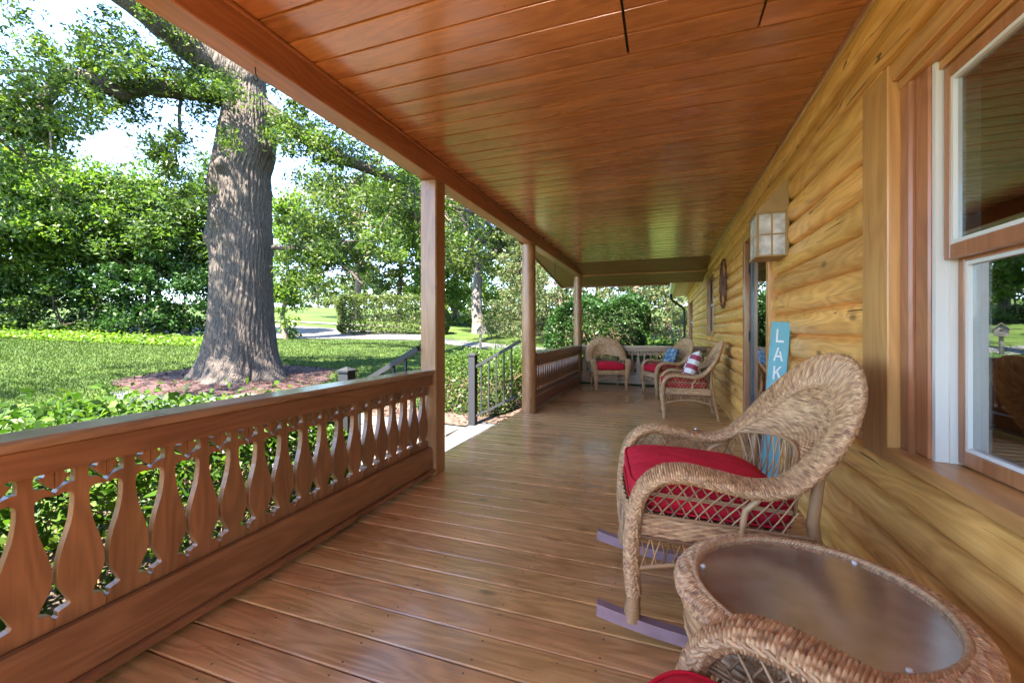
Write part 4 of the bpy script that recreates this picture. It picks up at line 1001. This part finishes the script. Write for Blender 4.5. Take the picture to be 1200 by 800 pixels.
# ------------------------------------------------------------------ vegetation
def leaves(pos, size, rng, up=0.6, aspect=0.5, fold=0.25, droop=0.2):
    n = len(pos); size = np.broadcast_to(np.asarray(size, float), (n,))*rng.uniform(.45, 1.45, n)
    nn = rng.normal(size=(n, 3)); nn[:, 2] += up*1.6; nn /= np.linalg.norm(nn, axis=1)[:, None]
    d = rng.normal(size=(n, 3)); d[:, 2] -= droop; d -= nn*(d*nn).sum(1)[:, None]; d /= np.linalg.norm(d, axis=1)[:, None]
    sd = np.cross(nn, d); h = size[:, None]
    b = pos - d*h*.5; t = pos + d*h*.5
    l = pos + sd*h*aspect*.5 + nn*h*fold*.5 - d*h*.08; r = pos - sd*h*aspect*.5 + nn*h*fold*.5 - d*h*.08
    V = np.stack([b, r, t, l], 1).reshape(-1, 3); Q = np.arange(4*n).reshape(-1, 4)
    return V, Q
def clump_points(C, R, per, rng, flat=0.7):
    # leaves thrown around clump centres, denser to the outside
    n = len(C); k = rng.normal(size=(n, per, 3)); k /= np.linalg.norm(k, axis=2)[:, :, None]
    rad = rng.uniform(0.15, 1, (n, per, 1))**0.6
    P = C[:, None, :] + k*rad*R[:, None, None]*np.array([1, 1, flat])
    return P.reshape(-1, 3)
def ellipsoid_clumps(c, r, n, rng, inner=0.35, zmin=None):
    k = rng.normal(size=(n, 3)); k /= np.linalg.norm(k, axis=1)[:, None]
    P = np.array(c) + k*np.array(r)*(rng.uniform(inner, 1, (n, 1))**0.6)
    if zmin is not None: P[:, 2] = np.maximum(P[:, 2], zmin)
    return P
def foliage(name, P, size, mat, parent, rng, **kw):
    loc = np.array(parent.location); V, Q = leaves(P-loc, size, rng, **kw)
    return link_mesh(name, np_mesh(name, V, Q), mat, parent)
def bend(p, q, rng, n=6, wob=0.12, sag=0.0):
    p, q = np.array(p, float), np.array(q, float); L = np.linalg.norm(q-p); out = []
    o1, o2 = rng.normal(size=3)*wob*L*.5, rng.normal(size=3)*wob*L*.5
    for i in range(n+1):
        f = i/n; out.append(p+(q-p)*f + o1*math.sin(PI*f) + o2*math.sin(2*PI*f)*.6 - np.array([0, 0, sag*L*math.sin(PI*f)]))
    return [Vector(x) for x in out]
def make_tree(name, base, height, cz, cr, nclump, per, clr, leaf, mat, label, seed, trunk_r=0.16, bark=None, lean=(0, 0), fork=0.35, nbr=12, group=None, flat=.7, cat='tree', inner=.3, stems=1):
    rng = np.random.default_rng(seed); base = Vector(base); base.z -= 0.05
    e = empty(name, base, label=label, cat=cat, group=group)
    c = np.array([base.x+lean[0], base.y+lean[1], base.z+cz])
    C = ellipsoid_clumps(c, cr, nclump, rng, inner, base.z+.25)
    # uneven outline: shift clumps by a coarse lumpy field
    ph = rng.uniform(0, 6, 3); lump = 1+.16*np.sin((C-c)@rng.normal(size=(3, 3))*1.3/np.max(cr)*2+ph)
    C = c+(C-c)*lump
    R = np.full(nclump, clr)*rng.uniform(.6, 1.3, nclump)
    P = clump_points(C, R, per, rng, flat); P = P[P[:, 2] > base.z+.1]
    foliage('crown', P, leaf, mat, e, rng)
    bark = bark or M['bark2']; B0 = np.array(base)
    mb = MB()
    for s_ in range(stems):
        off = np.array([*(rng.normal(size=2)*.25*(stems > 1)), 0])
        forkp = B0 + off + np.array([lean[0]*fork, lean[1]*fork, height*fork])
        mb.tube([p-base for p in bend(B0+off, forkp, rng, 6, .05)], [trunk_r*(1.5 if i == 0 else 1.05-.05*i) for i in range(7)], 9)
        tip = np.array([c[0], c[1], c[2]+cr[2]*.75])+rng.normal(size=3)*.15*np.array(cr)
        mb.tube([p-base for p in bend(forkp, tip, rng, 7, .08)], [trunk_r*(.75-.095*i) for i in range(8)], 7)
        for k_ in range(nbr//stems):
            tgt = C[rng.integers(nclump)]; f = rng.uniform(0, .75); src = forkp+(tip-forkp)*f
            if tgt[2] < src[2]-.5*cr[2]: src = forkp
            r0 = trunk_r*(.5-.35*f)
            pts = bend(src, tgt, rng, 6, .12, -.05); mb.tube([p-base for p in pts], [r0*(1-.14*i) for i in range(7)], 6)
    mb.build('trunk', bark, e)
    return e
def box_shrub(name, x0, x1, y0, y1, z0, z1, n, leaf, mat, label, seed, cat='hedge', round_=0.25, gz=None, stems=60, surf=0.75, lumps=.06):
    # clipped hedge: leaves mostly in the outer shell of a box, stems inside
    rng = np.random.default_rng(seed); e = empty(name, ((x0+x1)/2, (y0+y1)/2, z0), label=label, cat=cat)
    c = np.array([(x0+x1)/2, (y0+y1)/2, (z0+z1)/2]); h = np.array([(x1-x0)/2, (y1-y0)/2, (z1-z0)/2])
    U = rng.uniform(-1, 1, (n, 3)); k = rng.random(n) < surf
    ax = rng.choice(3, n, p=[.3, .3, .4]); sg = np.where(rng.random(n) < .5, -1, 1); sg[ax == 2] = 1
    dep = rng.exponential(.07, n)
    for a in range(3):
        m_ = k & (ax == a); U[m_, a] = sg[m_]*(1-dep[m_]/h[a])
    # round the edges
    q = np.abs(U); p_ = 5; nrm = (q**p_).sum(1)**(1/p_); U = U/np.maximum(1, nrm)[:, None]
    P = c+U*h
    P += (np.sin(P[:, [1, 2, 0]]*5.3+seed)+np.sin(P[:, [2, 0, 1]]*3.1+2*seed))*lumps*.5
    P[:, 2] += rng.exponential(.035, n)*(U[:, 2] > .8)
    P = P[P[:, 2] > z0+.12]
    foliage('foliage', P, leaf, mat, e, rng, up=.7)
    mb = MB()
    for i in range(stems):
        b = np.array([rng.uniform(x0+.15, x1-.15), rng.uniform(y0+.1, y1-.1), z0-.02]); t = b+np.array([*rng.normal(size=2)*.18, (z1-z0)*rng.uniform(.5, .9)])
        mb.tube([p-Vector(e.location) for p in bend(b, t, rng, 4, .15)], [.011, .010, .008, .006, .004], 5)
        for _ in range(3):
            m_ = b+(t-b)*rng.uniform(.3, .9); t2 = m_+np.array([*rng.normal(size=2)*.15, rng.uniform(.05, .3)]); mb.tube([p-Vector(e.location) for p in bend(m_, t2, rng, 3, .1)], [.006, .005, .004, .003], 4)
    mb.build('stems', M['twig'], e)
    return e

# --- the big oak
def oak():
    T0 = 9.2; base = gpt(281, T0); rng = np.random.default_rng(3)
    e = empty('oak_tree', base, label='huge grey-barked oak with burls standing in red mulch', cat='tree')
    rightv = Vector((CS, SN, 0)); fwd = Vector((-SN, CS, 0)); px2m = T0/500
    side = (rightv*1.0 + fwd*0.0)
    ctr = lambda px, py: at(px, py, T0)
    prof = [(452, 212, 352), (446, 218, 347), (440, 226, 341), (430, 232.5, 334.5), (415, 238, 329), (400, 240.5, 326), (380, 243.5, 323), (350, 246, 321.5), (320, 246.5, 320.5), (300, 246.5, 320.5), (288, 244.5, 321.5), (270, 246, 320), (250, 245, 319.5), (235, 247, 319.5), (222, 247.5, 320),
            (205, 246, 318), (192, 249, 321), (180, 251, 324), (165, 254, 324), (150, 257, 322), (135, 260, 320), (120, 263, 317), (105, 266, 313), (85, 268, 311), (60, 270, 310), (30, 274, 309), (0, 278, 309), (-60, 284, 309), (-130, 288, 306), (-220, 290, 302)]
    py = np.array([p[0] for p in prof][::-1], float); pl = np.array([p[1] for p in prof][::-1], float); pr = np.array([p[2] for p in prof][::-1], float)
    nz, na = 230, 200; V = []
    lobes = rng.uniform(0, 2*PI, 6)
    for i in range(nz+1):
        y = 452 - (452+220)*(i/nz)**1.15; l, r = np.interp(y, py, pl), np.interp(y, py, pr)
        c = ctr((l+r)/2, y); rad = (r-l)/2*px2m/1.185
        z = c.z
        for k_ in range(na):
            a = 2*PI*k_/na
            fl_ = max(0, (y-385)/60)
            root = 1 + .10*fl_*(math.cos(5*a+.8)+.5*math.cos(8*a+2))
            ridge = (.5+.5*math.sin(z*3.3+7*a))*.012*math.sin(31*a+3.2*math.sin(z*2.6+3*math.sin(2*a))+1.3*math.sin(z*4.9+a*5))+.009*math.sin(53*a+2.4*math.sin(z*4.1+4*a)+2*math.sin(3*a))+.006*math.sin(88*a+4*math.sin(z*7+a*9))
            burl = .15*math.exp(-((y-205)/9)**2)*max(0, math.cos(a+1.62))**40 - .05*math.exp(-((y-213)/4)**2)*max(0, math.cos(a+1.62))**30 + .11*math.exp(-((y-262)/13)**2)*max(0, math.cos(a+1.75))**14 + .09*math.exp(-((y-278)/12)**2)*max(0, math.cos(a+2.75))**12 + .10*math.exp(-((y-222)/12)**2)*max(0, math.cos(a+2.9))**10 + .08*math.exp(-((y-178)/10)**2)*max(0, math.cos(a+.35))**10 + .05*math.exp(-((y-240)/10)**2)*max(0, math.cos(a+1.1))**16
            rr = rad*root + ridge*min(1, rad/.5) + burl
            V.append(c + (rightv*math.cos(a)+fwd*math.sin(a))*rr - base)
    Q = [(i*na+k_, i*na+(k_+1) % na, (i+1)*na+(k_+1) % na, (i+1)*na+k_) for i in range(nz) for k_ in range(na)]
    link_mesh('trunk', np_mesh('trunk', [tuple(v) for v in V], Q, smooth=True), M['bark'], e)
    tips = []
    def limb(px_pts, r0, r1, nm='limb', n=10, seg=26):
        K = np.array([at(*p) for p in px_pts]); A = catmull(K, 12); rad = np.linspace(r0, r1, len(A))
        A = A + np.cumsum(rng.normal(size=A.shape)*.006, axis=0)
        MB().tube([Vector(p)-base for p in A], list(rad), n).build(nm, M['bark'], e); return A
    main = []
    main.append(limb([(290, 95, 9.2), (268, 82, 9.0), (235, 62, 8.7), (195, 30, 8.3), (150, -5, 7.9), (60, -70, 7.4), (-40, -130, 7.2)], .42, .16))
    main.append(limb([(285, 120, 9.2), (250, 112, 9.0), (215, 107, 8.7), (175, 103, 8.3), (140, 108, 8.0), (110, 96, 7.7), (70, 88, 7.5), (40, 118, 7.3), (15, 122, 7.2), (-30, 108, 7.0), (-90, 100, 6.8)], .20, .06))
    main.append(limb([(25, 119, 7.25), (5, 122, 7.1), (0, 145, 7.0), (-30, 170, 6.9)], .06, .03))
    main.append(limb([(320, 290, 9.2), (345, 289, 9.0), (380, 293, 8.8), (400, 305, 8.6), (430, 330, 8.4)], .055, .015))
    main.append(limb([(345, 289, 9.0), (360, 280, 8.9), (395, 280, 8.8), (440, 283, 8.9)], .035, .012))
    main.append(limb([(300, 120, 9.2), (340, 150, 9.3), (400, 185, 9.5), (450, 205, 9.8), (500, 235, 10.2), (560, 250, 11)], .20, .04))
    main.append(limb([(300, 60, 9.2), (350, 40, 8.8), (420, 60, 8.4), (480, 120, 8.2), (540, 170, 8.2)], .26, .05))
    main.append(limb([(295, -40, 9.2), (330, -120, 9), (400, -200, 8.6), (520, -220, 8)], .3, .08))
    main.append(limb([(295, -100, 9.2), (240, -190, 9.2), (150, -260, 9.4), (40, -280, 10)], .3, .08))
    main.append(limb([(295, -150, 9.2), (310, -300, 11), (330, -380, 13)], .3, .08))
    main.append(limb([(292, 20, 9.5), (300, -40, 12), (320, -60, 14.5)], .25, .06))
    main.append(limb([(210, 105, 8.65), (209, 150, 8.6), (206, 180, 8.6), (205, 195, 8.55), (190, 205, 8.5)], .035, .01))
    C, R = [], []
    # twigs and leaf clumps strung along the limbs
    tw = MB()
    for mi, A in enumerate(main):
        thin = mi in (3, 4, 11)
        cnt = 5 if mi == 11 else (8 if thin else (7 if mi == 0 else 20 if mi in (1, 5, 6) else 13))
        for _ in range(cnt):
            f = rng.uniform(.12 if mi not in (3, 4) else .3, 1); p = A[int(f*(len(A)-1))]
            L_ = rng.uniform(.35, 1.5)*(0.6 if thin else 1)*(.7+.6*f)
            if mi in (7, 8, 9, 10): L_ *= 1.6
            d = rng.normal(size=3)*np.array([1, 1, .65]); d /= np.linalg.norm(d); d[2] -= .15
            q = p+d*L_
            tw.tube([x-base for x in bend(p, q, rng, 5, .16, .04)], [.022*L_, .018*L_, .014*L_, .011*L_, .008*L_, .004*L_], 5)
            for j in range(5):
                C.append(p+(q-p)*(.3+.7*(j+1)/5)+rng.normal(size=3)*.16*L_); R.append(rng.uniform(.16, .42)*(.8 if thin else 1))
    tag(tw.build('twigs', M['bark2'], e), kind='stuff')
    # loose clumps matched to the masses of leaf in the crown, and the high crown above the roof line
    for (px, py_, sx, sy, t, n) in ((50, 60, 70, 50, 7.6, 40), (130, 65, 55, 30, 8.0, 26), (40, 130, 50, 24, 7.3, 16), (215, 95, 45, 16, 8.4, 20), (262, 105, 25, 14, 8.3, 8), (240, 40, 50, 8, 9.6, 4), (345, 145, 44, 34, 8.9, 26), (400, 190, 46, 32, 9.2, 24), (455, 215, 45, 34, 9.6, 26), (400, 235, 45, 18, 9.2, 8), (430, 290, 45, 22, 8.8, 16), (372, 300, 30, 10, 8.8, 5), (335, 165, 15, 22, 8.6, 5), (275, 165, 22, 14, 8.0, 3)):
        for _ in range(n):
            p = at(px+rng.normal()*sx*.55, py_+rng.normal()*sy*.55, t+rng.normal()*.55); C.append(np.array(p)); R.append(rng.uniform(.16, .38))
    topc = at(295, -300, 9.6)
    for p in ellipsoid_clumps(np.array(topc), (4.6, 4.6, 2.6), 60, rng, .3): C.append(p); R.append(rng.uniform(.35, .8))
    for cc, rr_, n_ in (((-10.2, 2.2, 9.6), (4.2, 3.2, 2.0), 78), ((-9.5, -1.5, 9.2), (4.0, 3.0, 1.8), 36)):  # unseen leaf clumps added on the sunward side to shade the trunk and lawn
        for p in ellipsoid_clumps(np.array(cc), rr_, n_, rng, .2): C.append(p); R.append(rng.uniform(.46, .9))
    C, R = np.array(C), np.array(R)
    near = R < .45
    P1 = clump_points(C[near], R[near], 72, rng, .75); P2 = clump_points(C[~near], R[~near], 70, rng, .7)
    foliage('crown', np.vstack([P1, P2]), np.r_[np.full(len(P1), .088), np.full(len(P2), .17)], M['leaf_oak'], e, rng, aspect=.42, up=.5)
    # mulch bed round the trunk, as an uneven draped sheet of the ground
    return base
OAK = oak()
def mulch(name, c, r, label, seed):
    rng = np.random.default_rng(seed); ph = rng.uniform(0, 6, 5); vs = []; na, nr = 64, 14
    for j in range(nr+1):
        for k_ in range(na):
            a = 2*PI*k_/na; rr = r*(1+.07*math.sin(3*a+ph[0])+.05*math.sin(7*a+ph[1])+.02*math.sin(17*a+ph[2]))*j/nr
            x, y = c.x+rr*math.cos(a), c.y+rr*math.sin(a); vs.append((x, y, ground_z(x, y)+.012+.05*(1-(j/nr)**2)+.008*math.sin(x*31)*math.sin(y*27)*(j < nr)))
    q = [(j*na+k_, (j+1)*na+k_, (j+1)*na+(k_+1) % na, j*na+(k_+1) % na) for j in range(nr) for k_ in range(na)]
    m = bpy.data.materials.get('red_mulch') or plain('red_mulch', (0.042, 0.019, 0.016), 0.95, noise=0.5, nscale=9, bump=1.0, bscale=40)
    tag(link_mesh(name, np_mesh(name, vs, q, smooth=True), m), label, 'mulch', kind='structure')
    # chips
    n = int(2600*r*r/4); a = rng.uniform(0, 2*PI, n); rr = r*1.02*np.sqrt(rng.random(n)); P = np.stack([c.x+rr*np.cos(a), c.y+rr*np.sin(a), np.zeros(n)], 1)
    P[:, 2] = [ground_z(x, y)+.03+.05*(1-(d/r)**2 if d < r else 0) for x, y, d in zip(P[:, 0], P[:, 1], rr)]
    V, Q = leaves(P, .07, rng, up=2.5, aspect=.35, fold=.05, droop=0)
    tag(link_mesh('mulch_chips', np_mesh('mulch_chips', V, Q), M['chip']), label.replace('bed of', 'loose chips over').replace('patch of', 'loose chips over the small patch of'), 'mulch', kind='stuff')
M['chip'] = leaf_mat('mulch_chip', [(0.025, 0.012, 0.010), (0.055, 0.023, 0.017), (0.095, 0.046, 0.034)], 0.0, .9, .1)
mulch('mulch_bed', Vector((OAK.x, OAK.y, 0)), 1.95, 'round bed of red mulch under the oak', 1)
pm_ = on_ground(105, 517); mulch('mulch_patch', Vector((pm_.x, pm_.y, 0)), .65, 'small patch of red mulch in the lawn', 2)

# --- shrubs round the porch
box_shrub('clipped_shrub', -3.95, -2.25, -2.2, 3.0, -.38, .56, 46000, .058, M['leaf_hedge'], 'bright green leafy hedge filling the bed outside the near railing', 11, stems=150, lumps=.12)
box_shrub('clipped_shrub', -3.9, -2.2, 5.85, 9.4, -.30, .66, 22000, .06, M['leaf_mid'], 'clipped green hedge beside the black stair handrail', 12, stems=90, lumps=.06)
box_shrub('clipped_shrub', -2.9, -0.35, 10.9, 12.5, .05, 1.92, 26000, .075, M['leaf_dark'], 'tall rounded dark shrub behind the far end railing', 13, stems=50, lumps=.22, surf=.85)
box_shrub('low_shrub', -1.0, 0.4, 10.3, 11.6, .02, .78, 4500, .08, M['leaf_hedge'], 'low bright green bush near the downspout', 14, stems=20, lumps=.15)
hb = on_ground(450, 393)
hd = box_shrub('clipped_hedge', -2.9, 2.9, -1.1, 1.1, 0, 2.15, 17000, .14, M['leaf_pale'], 'tall boxy pale green hedge at the edge of the driveway', 15, stems=24, lumps=.16, surf=.85)
hd.location = (hb.x-.2, hb.y+1.2, hb.z-.05); hd.rotation_euler.z = math.radians(32)

# --- trees beyond the lawn
G_L = 'trees along the far side of the lawn'
def T(px, t): return gpt(px, t)
tl = [(-70, 16.5, 8.6, 5.2, (3.4, 3.4, 3.3), 'leaf_bright', 'broad bright green tree at the far left of the lawn', 21),
      (20, 18, 8.2, 4.9, (3.2, 3.2, 3.2), 'leaf_bright', 'bright green tree with slanting brown branches beyond the lawn', 22),
      (105, 19, 8.2, 4.8, (3.1, 3.1, 3.1), 'leaf_bright', 'leafy green tree above the ivy strip beside the lawn', 23),
      (185, 19.5, 8.0, 4.7, (3.0, 3.0, 3.0), 'leaf_mid', 'olive green tree just left of the oak trunk', 24),
      (250, 21, 8.6, 5.0, (2.6, 2.6, 3.4), 'leaf_mid', 'tall green tree partly hidden behind the oak trunk', 25)]
for px, t, h, cz, cr, mt, lb, sd in tl:
    make_tree('leafy_tree', T(px, t), h, cz, cr, 150, 135, .75, .19, M[mt], lb, sd, .15, nbr=16, stems=2, fork=.25, inner=.25)
for i, (px, t, r, h, lb) in enumerate(((-20, 17, 1.7, 1.6, 'understory bush under the slanting branches'), (60, 17.8, 1.7, 1.5, 'understory bush between two bright trees'), (125, 18, 1.8, 1.9, 'dark understory bush above the ivy strip'), (180, 18, 1.7, 2.2, 'dark understory bush below the olive tree'), (228, 18.5, 1.5, 2.2, 'dark understory bush touching the oak trunk in view'))):
    make_tree('understory_bush', T(px, t), h*1.6, h*.75, (r*1.3, r, h), 55, 110, .5, .15, M['leaf_dark' if i > 1 else 'leaf_mid'], lb, 30+i, .05, nbr=8, stems=2, fork=.2, cat='bush', inner=.2)
make_tree('vine_clad_tree', T(336, 19), 7.2, 4.0, (.75, .75, 3.5), 80, 90, .42, .15, M['leaf_bright'], 'narrow weeping tree hung with vines right of the oak trunk', 41, .1, nbr=8, fork=.5)
make_tree('spreading_tree', T(417, 37), 14, 8.6, (6.2, 6.2, 4.4), 170, 110, 1.15, .32, M['leaf_pale'], 'spreading tree with forked trunk above the boxy hedge', 42, .32, M['bark2'], nbr=16, fork=.3, inner=.4)
make_tree('tall_tree', T(500, 31), 15, 8.8, (4.4, 4.4, 6.0), 170, 110, 1.0, .28, M['leaf_mid'], 'tall green tree seen to either side of the square post', 43, .25, nbr=14)
make_tree('tall_tree', T(562, 25), 14.5, 9.0, (3.6, 3.6, 6.6), 170, 120, .85, .23, M['leaf_pale'], 'tall pale green tree with a grey trunk behind the birdhouse', 44, .34, M['greybark'], nbr=14, fork=.28)
make_tree('tall_tree', T(470, 44), 14, 7.4, (6.0, 6.0, 5.6), 130, 100, 1.2, .36, M['leaf_pale'], 'distant pale tree rising behind the boxy hedge', 45, .3)
make_tree('tall_tree', T(625, 32), 15, 8.6, (4.2, 4.2, 7.0), 150, 110, 1.0, .28, M['leaf_mid'], 'tall dark tree behind the round log post', 46, .28)
make_tree('tall_tree', T(535, 38), 16, 8.5, (5.0, 5.0, 8.0), 150, 110, 1.1, .32, M['leaf_bright'], 'tall bright tree at the back of the grove', 47, .28)
for i, (px, t, lb) in enumerate(((535, 33, 'woodland bush left of the grey trunk'), (585, 31, 'woodland bush right of the grey trunk'), (612, 26, 'woodland bush beside the pale evergreens'), (505, 35, 'woodland bush behind the square post'))):
    make_tree('woodland_bush', T(px, t), 3.5, 1.5, (2.6, 2.2, 2.0), 60, 90, .7, .2, M['leaf_bright'], lb, 60+i, .06, nbr=6, stems=2, fork=.2, cat='bush')
def cedar(px, t, h, r, lb, seed, mat='leaf_cedar'):
    rng = np.random.default_rng(seed); base = T(px, t); base.z -= .05
    e = empty('cedar_tree', base, label=lb, cat='tree', group='pale evergreens past the end of the porch'); n = 230
    f = rng.random(n)**1.3; a = rng.uniform(0, 2*PI, n); rr = r*(1-f*.9)*rng.uniform(.45, 1.05, n)
    C = np.stack([base.x+rr*np.cos(a), base.y+rr*np.sin(a), base.z+.3+f*h], 1)
    P = clump_points(C, .22+.35*(1-f), 85, rng, .5); P = P[P[:, 2] > base.z+.05]
    foliage('crown', P, .14, M[mat], e, rng, up=.3, droop=.5, aspect=.4)
    mb = MB().tube([(0, 0, 0), (0.03, 0, h*.5), (0, 0, h)], [.16, .1, .02], 8)
    for i in range(0, n, 4):
        z = C[i][2]-base.z; mb.tube([(0, 0, max(.1, z-.1)), tuple(Vector(C[i])-base)], [.03, .008], 5)
    mb.build('trunk', M['bark2'], e)
for i, (px, t, h, r, lb) in enumerate(((612, 22, 7.5, 2.0, 'pale evergreen between the round log posts'), (655, 19, 8.0, 2.2, 'pale evergreen behind the far corner post'), (700, 20, 8.5, 2.4, 'pale evergreen above the tall rounded shrub'), (745, 18, 7.5, 2.2, 'pale evergreen with brown patches beyond the end beam'), (783, 20, 8.5, 2.2, 'pale evergreen below the house gutter'), (812, 24, 8.0, 2.4, 'pale evergreen past the corner of the log house'))):
    cedar(px, t, h, r, lb, 80+i)
for i, (px, t, w) in enumerate(((335, 70, 3.2), (352, 74, 3.5), (372, 68, 3.2), (392, 75, 4), (410, 66, 3.4), (430, 72, 4), (20, 60, 4), (-30, 58, 4), (60, 62, 4), (460, 75, 5), (520, 68, 5), (580, 70, 6), (300, 80, 4))):
    make_tree('field_tree', T(px, t), 6.5, 3.2, (w, w, 2.8+.5*(i % 3)), 40, 60, 1.1, .45, M['leaf_mid' if i % 2 else 'leaf_pale'], 'small distant tree across the far field', 100+i, .15, nbr=4, group='distant trees across the far field')

# --- ground cover and grass
def ivy():
    rng = np.random.default_rng(5); n = 9000; P = []
    px = rng.uniform(-60, 246, n); t = rng.uniform(14.6, 17.2, n)
    for a, b in zip(px, t):
        b *= 1/(1+.0*a); g = gpt(a, b); P.append((g.x, g.y, g.z+abs(rng.normal())*.09+.02))
    V, Q = leaves(np.array(P), .12, rng, up=1.2); tag(link_mesh('ivy', np_mesh('ivy', V, Q), M['leaf_bright']), 'strip of low ivy along the edge of the lawn', 'ground cover', kind='stuff')
ivy()
def grass():
    rng = np.random.default_rng(6); n = 130000
    px = rng.uniform(-40, 660, n); t = 4.2+rng.random(n)**1.5*15
    u = (px-600)/500; X = (-SN+u*CS)*t; Y = (CS+u*SN)*t
    k = (X < -4.0) & (np.hypot(X-OAK.x, Y-OAK.y) > 1.9) & ~((X > -7.4) & (Y > 3.1) & (Y < 5.6))
    X, Y = X[k], Y[k]; n = len(X); D = np.hypot(X, Y); Z = -.36+.063*np.clip(np.minimum(D, 30)-3.5, 0, None)
    h = rng.uniform(.018, .045, n)*(1+D/30); a = rng.uniform(0, 2*PI, n); w = .004+.0005*D
    dx, dy = np.cos(a)*w, np.sin(a)*w; lx, ly = rng.normal(size=n)*.02, rng.normal(size=n)*.02
    V = np.stack([np.stack([X-dx, Y-dy, Z], 1), np.stack([X+dx, Y+dy, Z], 1), np.stack([X+lx, Y+ly, Z+h], 1)], 1).reshape(-1, 3)
    m = leaf_mat('grass_blade', [(0.021, 0.044, 0.008), (0.038, 0.072, 0.011), (0.07, 0.096, 0.024)], .35, .6, .2)
    tag(link_mesh('grass', np_mesh('grass', V, None, np.arange(3*n).reshape(-1, 3)), m), 'short grass blades on the shaded lawn', 'grass', kind='stuff')
grass()
def bed(name, x0, x1, y0, y1, seed, label):
    m = M.get('bedsoil') or plain('bed_mulch', (0.06, 0.04, 0.03), 0.95, noise=.5, nscale=14, bump=1, bscale=50); M['bedsoil'] = m
    vs = []; n = 24
    for i in range(n+1):
        for j in range(n+1):
            x = x0+(x1-x0)*i/n; y = y0+(y1-y0)*j/n; vs.append((x, y, ground_z(x, y)+.02+.008*math.sin(x*40)*math.sin(y*37)))
    q = [(i*(n+1)+j, (i+1)*(n+1)+j, (i+1)*(n+1)+j+1, i*(n+1)+j+1) for i in range(n) for j in range(n)]
    tag(link_mesh(name, np_mesh(name, vs, q, smooth=True), m), label, 'soil', kind='structure')
    rng = np.random.default_rng(seed); k = 1800; P = np.stack([rng.uniform(x0, x1, k), rng.uniform(y0, y1, k), np.zeros(k)], 1); P[:, 2] = [ground_z(a, b)+.035 for a, b in P[:, :2]]
    V, Q = leaves(P, .06, rng, up=2.5, aspect=.4, fold=.05, droop=0); tag(link_mesh('leaf_litter', np_mesh('leaf_litter', V, Q), M['chip']), label.replace('soil', 'leaf litter'), 'leaf litter', kind='stuff')
bed('planting_bed', -4.1, -1.92, -2.4, 3.05, 3, 'dark soil under the hedge outside the near railing')
bed('planting_bed', -4.3, -1.92, 5.34, 9.6, 4, 'dark soil under the hedge beside the stair handrail')

# --- birdhouse on a pole and lamp post
def birdhouse():
    g = on_ground(563, 409); e = empty('birdhouse', g, (0, 0, .5), 'weathered wooden birdhouse on a pole before the driveway', 'birdhouse')
    wd = wood('weathered_wood', (0.32, 0.27, 0.2), (0.16, 0.125, 0.09), 'z', rough=.8, vary=0, knots=.3)
    MB().tube([(0, 0, -.1), (0, 0, .55)], .045, 8).build('pole', wd, e)
    MB().prism([(-.13, .55), (.13, .55), (.13, .74), (0, .88), (-.13, .74)][::-1], 'y', -.11, .11).build('body', wd, e)
    for s_ in (-1, 1):
        MB().obox((s_*.09, -.16, .80), (s_*.09, .16, .80), .27, .018, up=(s_*.733, 0, .68)).build('roof_board', M['dark'] if False else wd, e)
    MB().lathe([(.028, 0), (.028, .002)], 14).build('entrance_hole', M['dark'], e).matrix_local = Matrix.Translation((0, -.113, .70)) @ Matrix.Rotation(PI/2, 4, 'X')
    MB().tube([(0, -.11, .62), (0, -.17, .62)], .008, 6).build('perch', wd, e)
birdhouse()
def lamp_post():
    g = gpt(496.5, 15); e = empty('lamp_post', g, label='slim black lantern post mostly hidden behind the square post', cat='lamp post')
    MB().lathe([(.05, -.05), (.05, .08), (.03, .12), (.025, 1.25), (.04, 1.27)], 12).build('pole', M['blackmetal'], e)
    MB().lathe([(.05, 1.271), (.09, 1.30), (.12, 1.55), (.125, 1.56)], 6).build('lantern_glass', M['glass'], e)
    MB().lathe([(.15, 1.561), (.15, 1.575), (.06, 1.68), (.015, 1.70), (.02, 1.73), (.004, 1.75)], 6).build('lantern_cap', M['blackmetal'], e)
lamp_post()
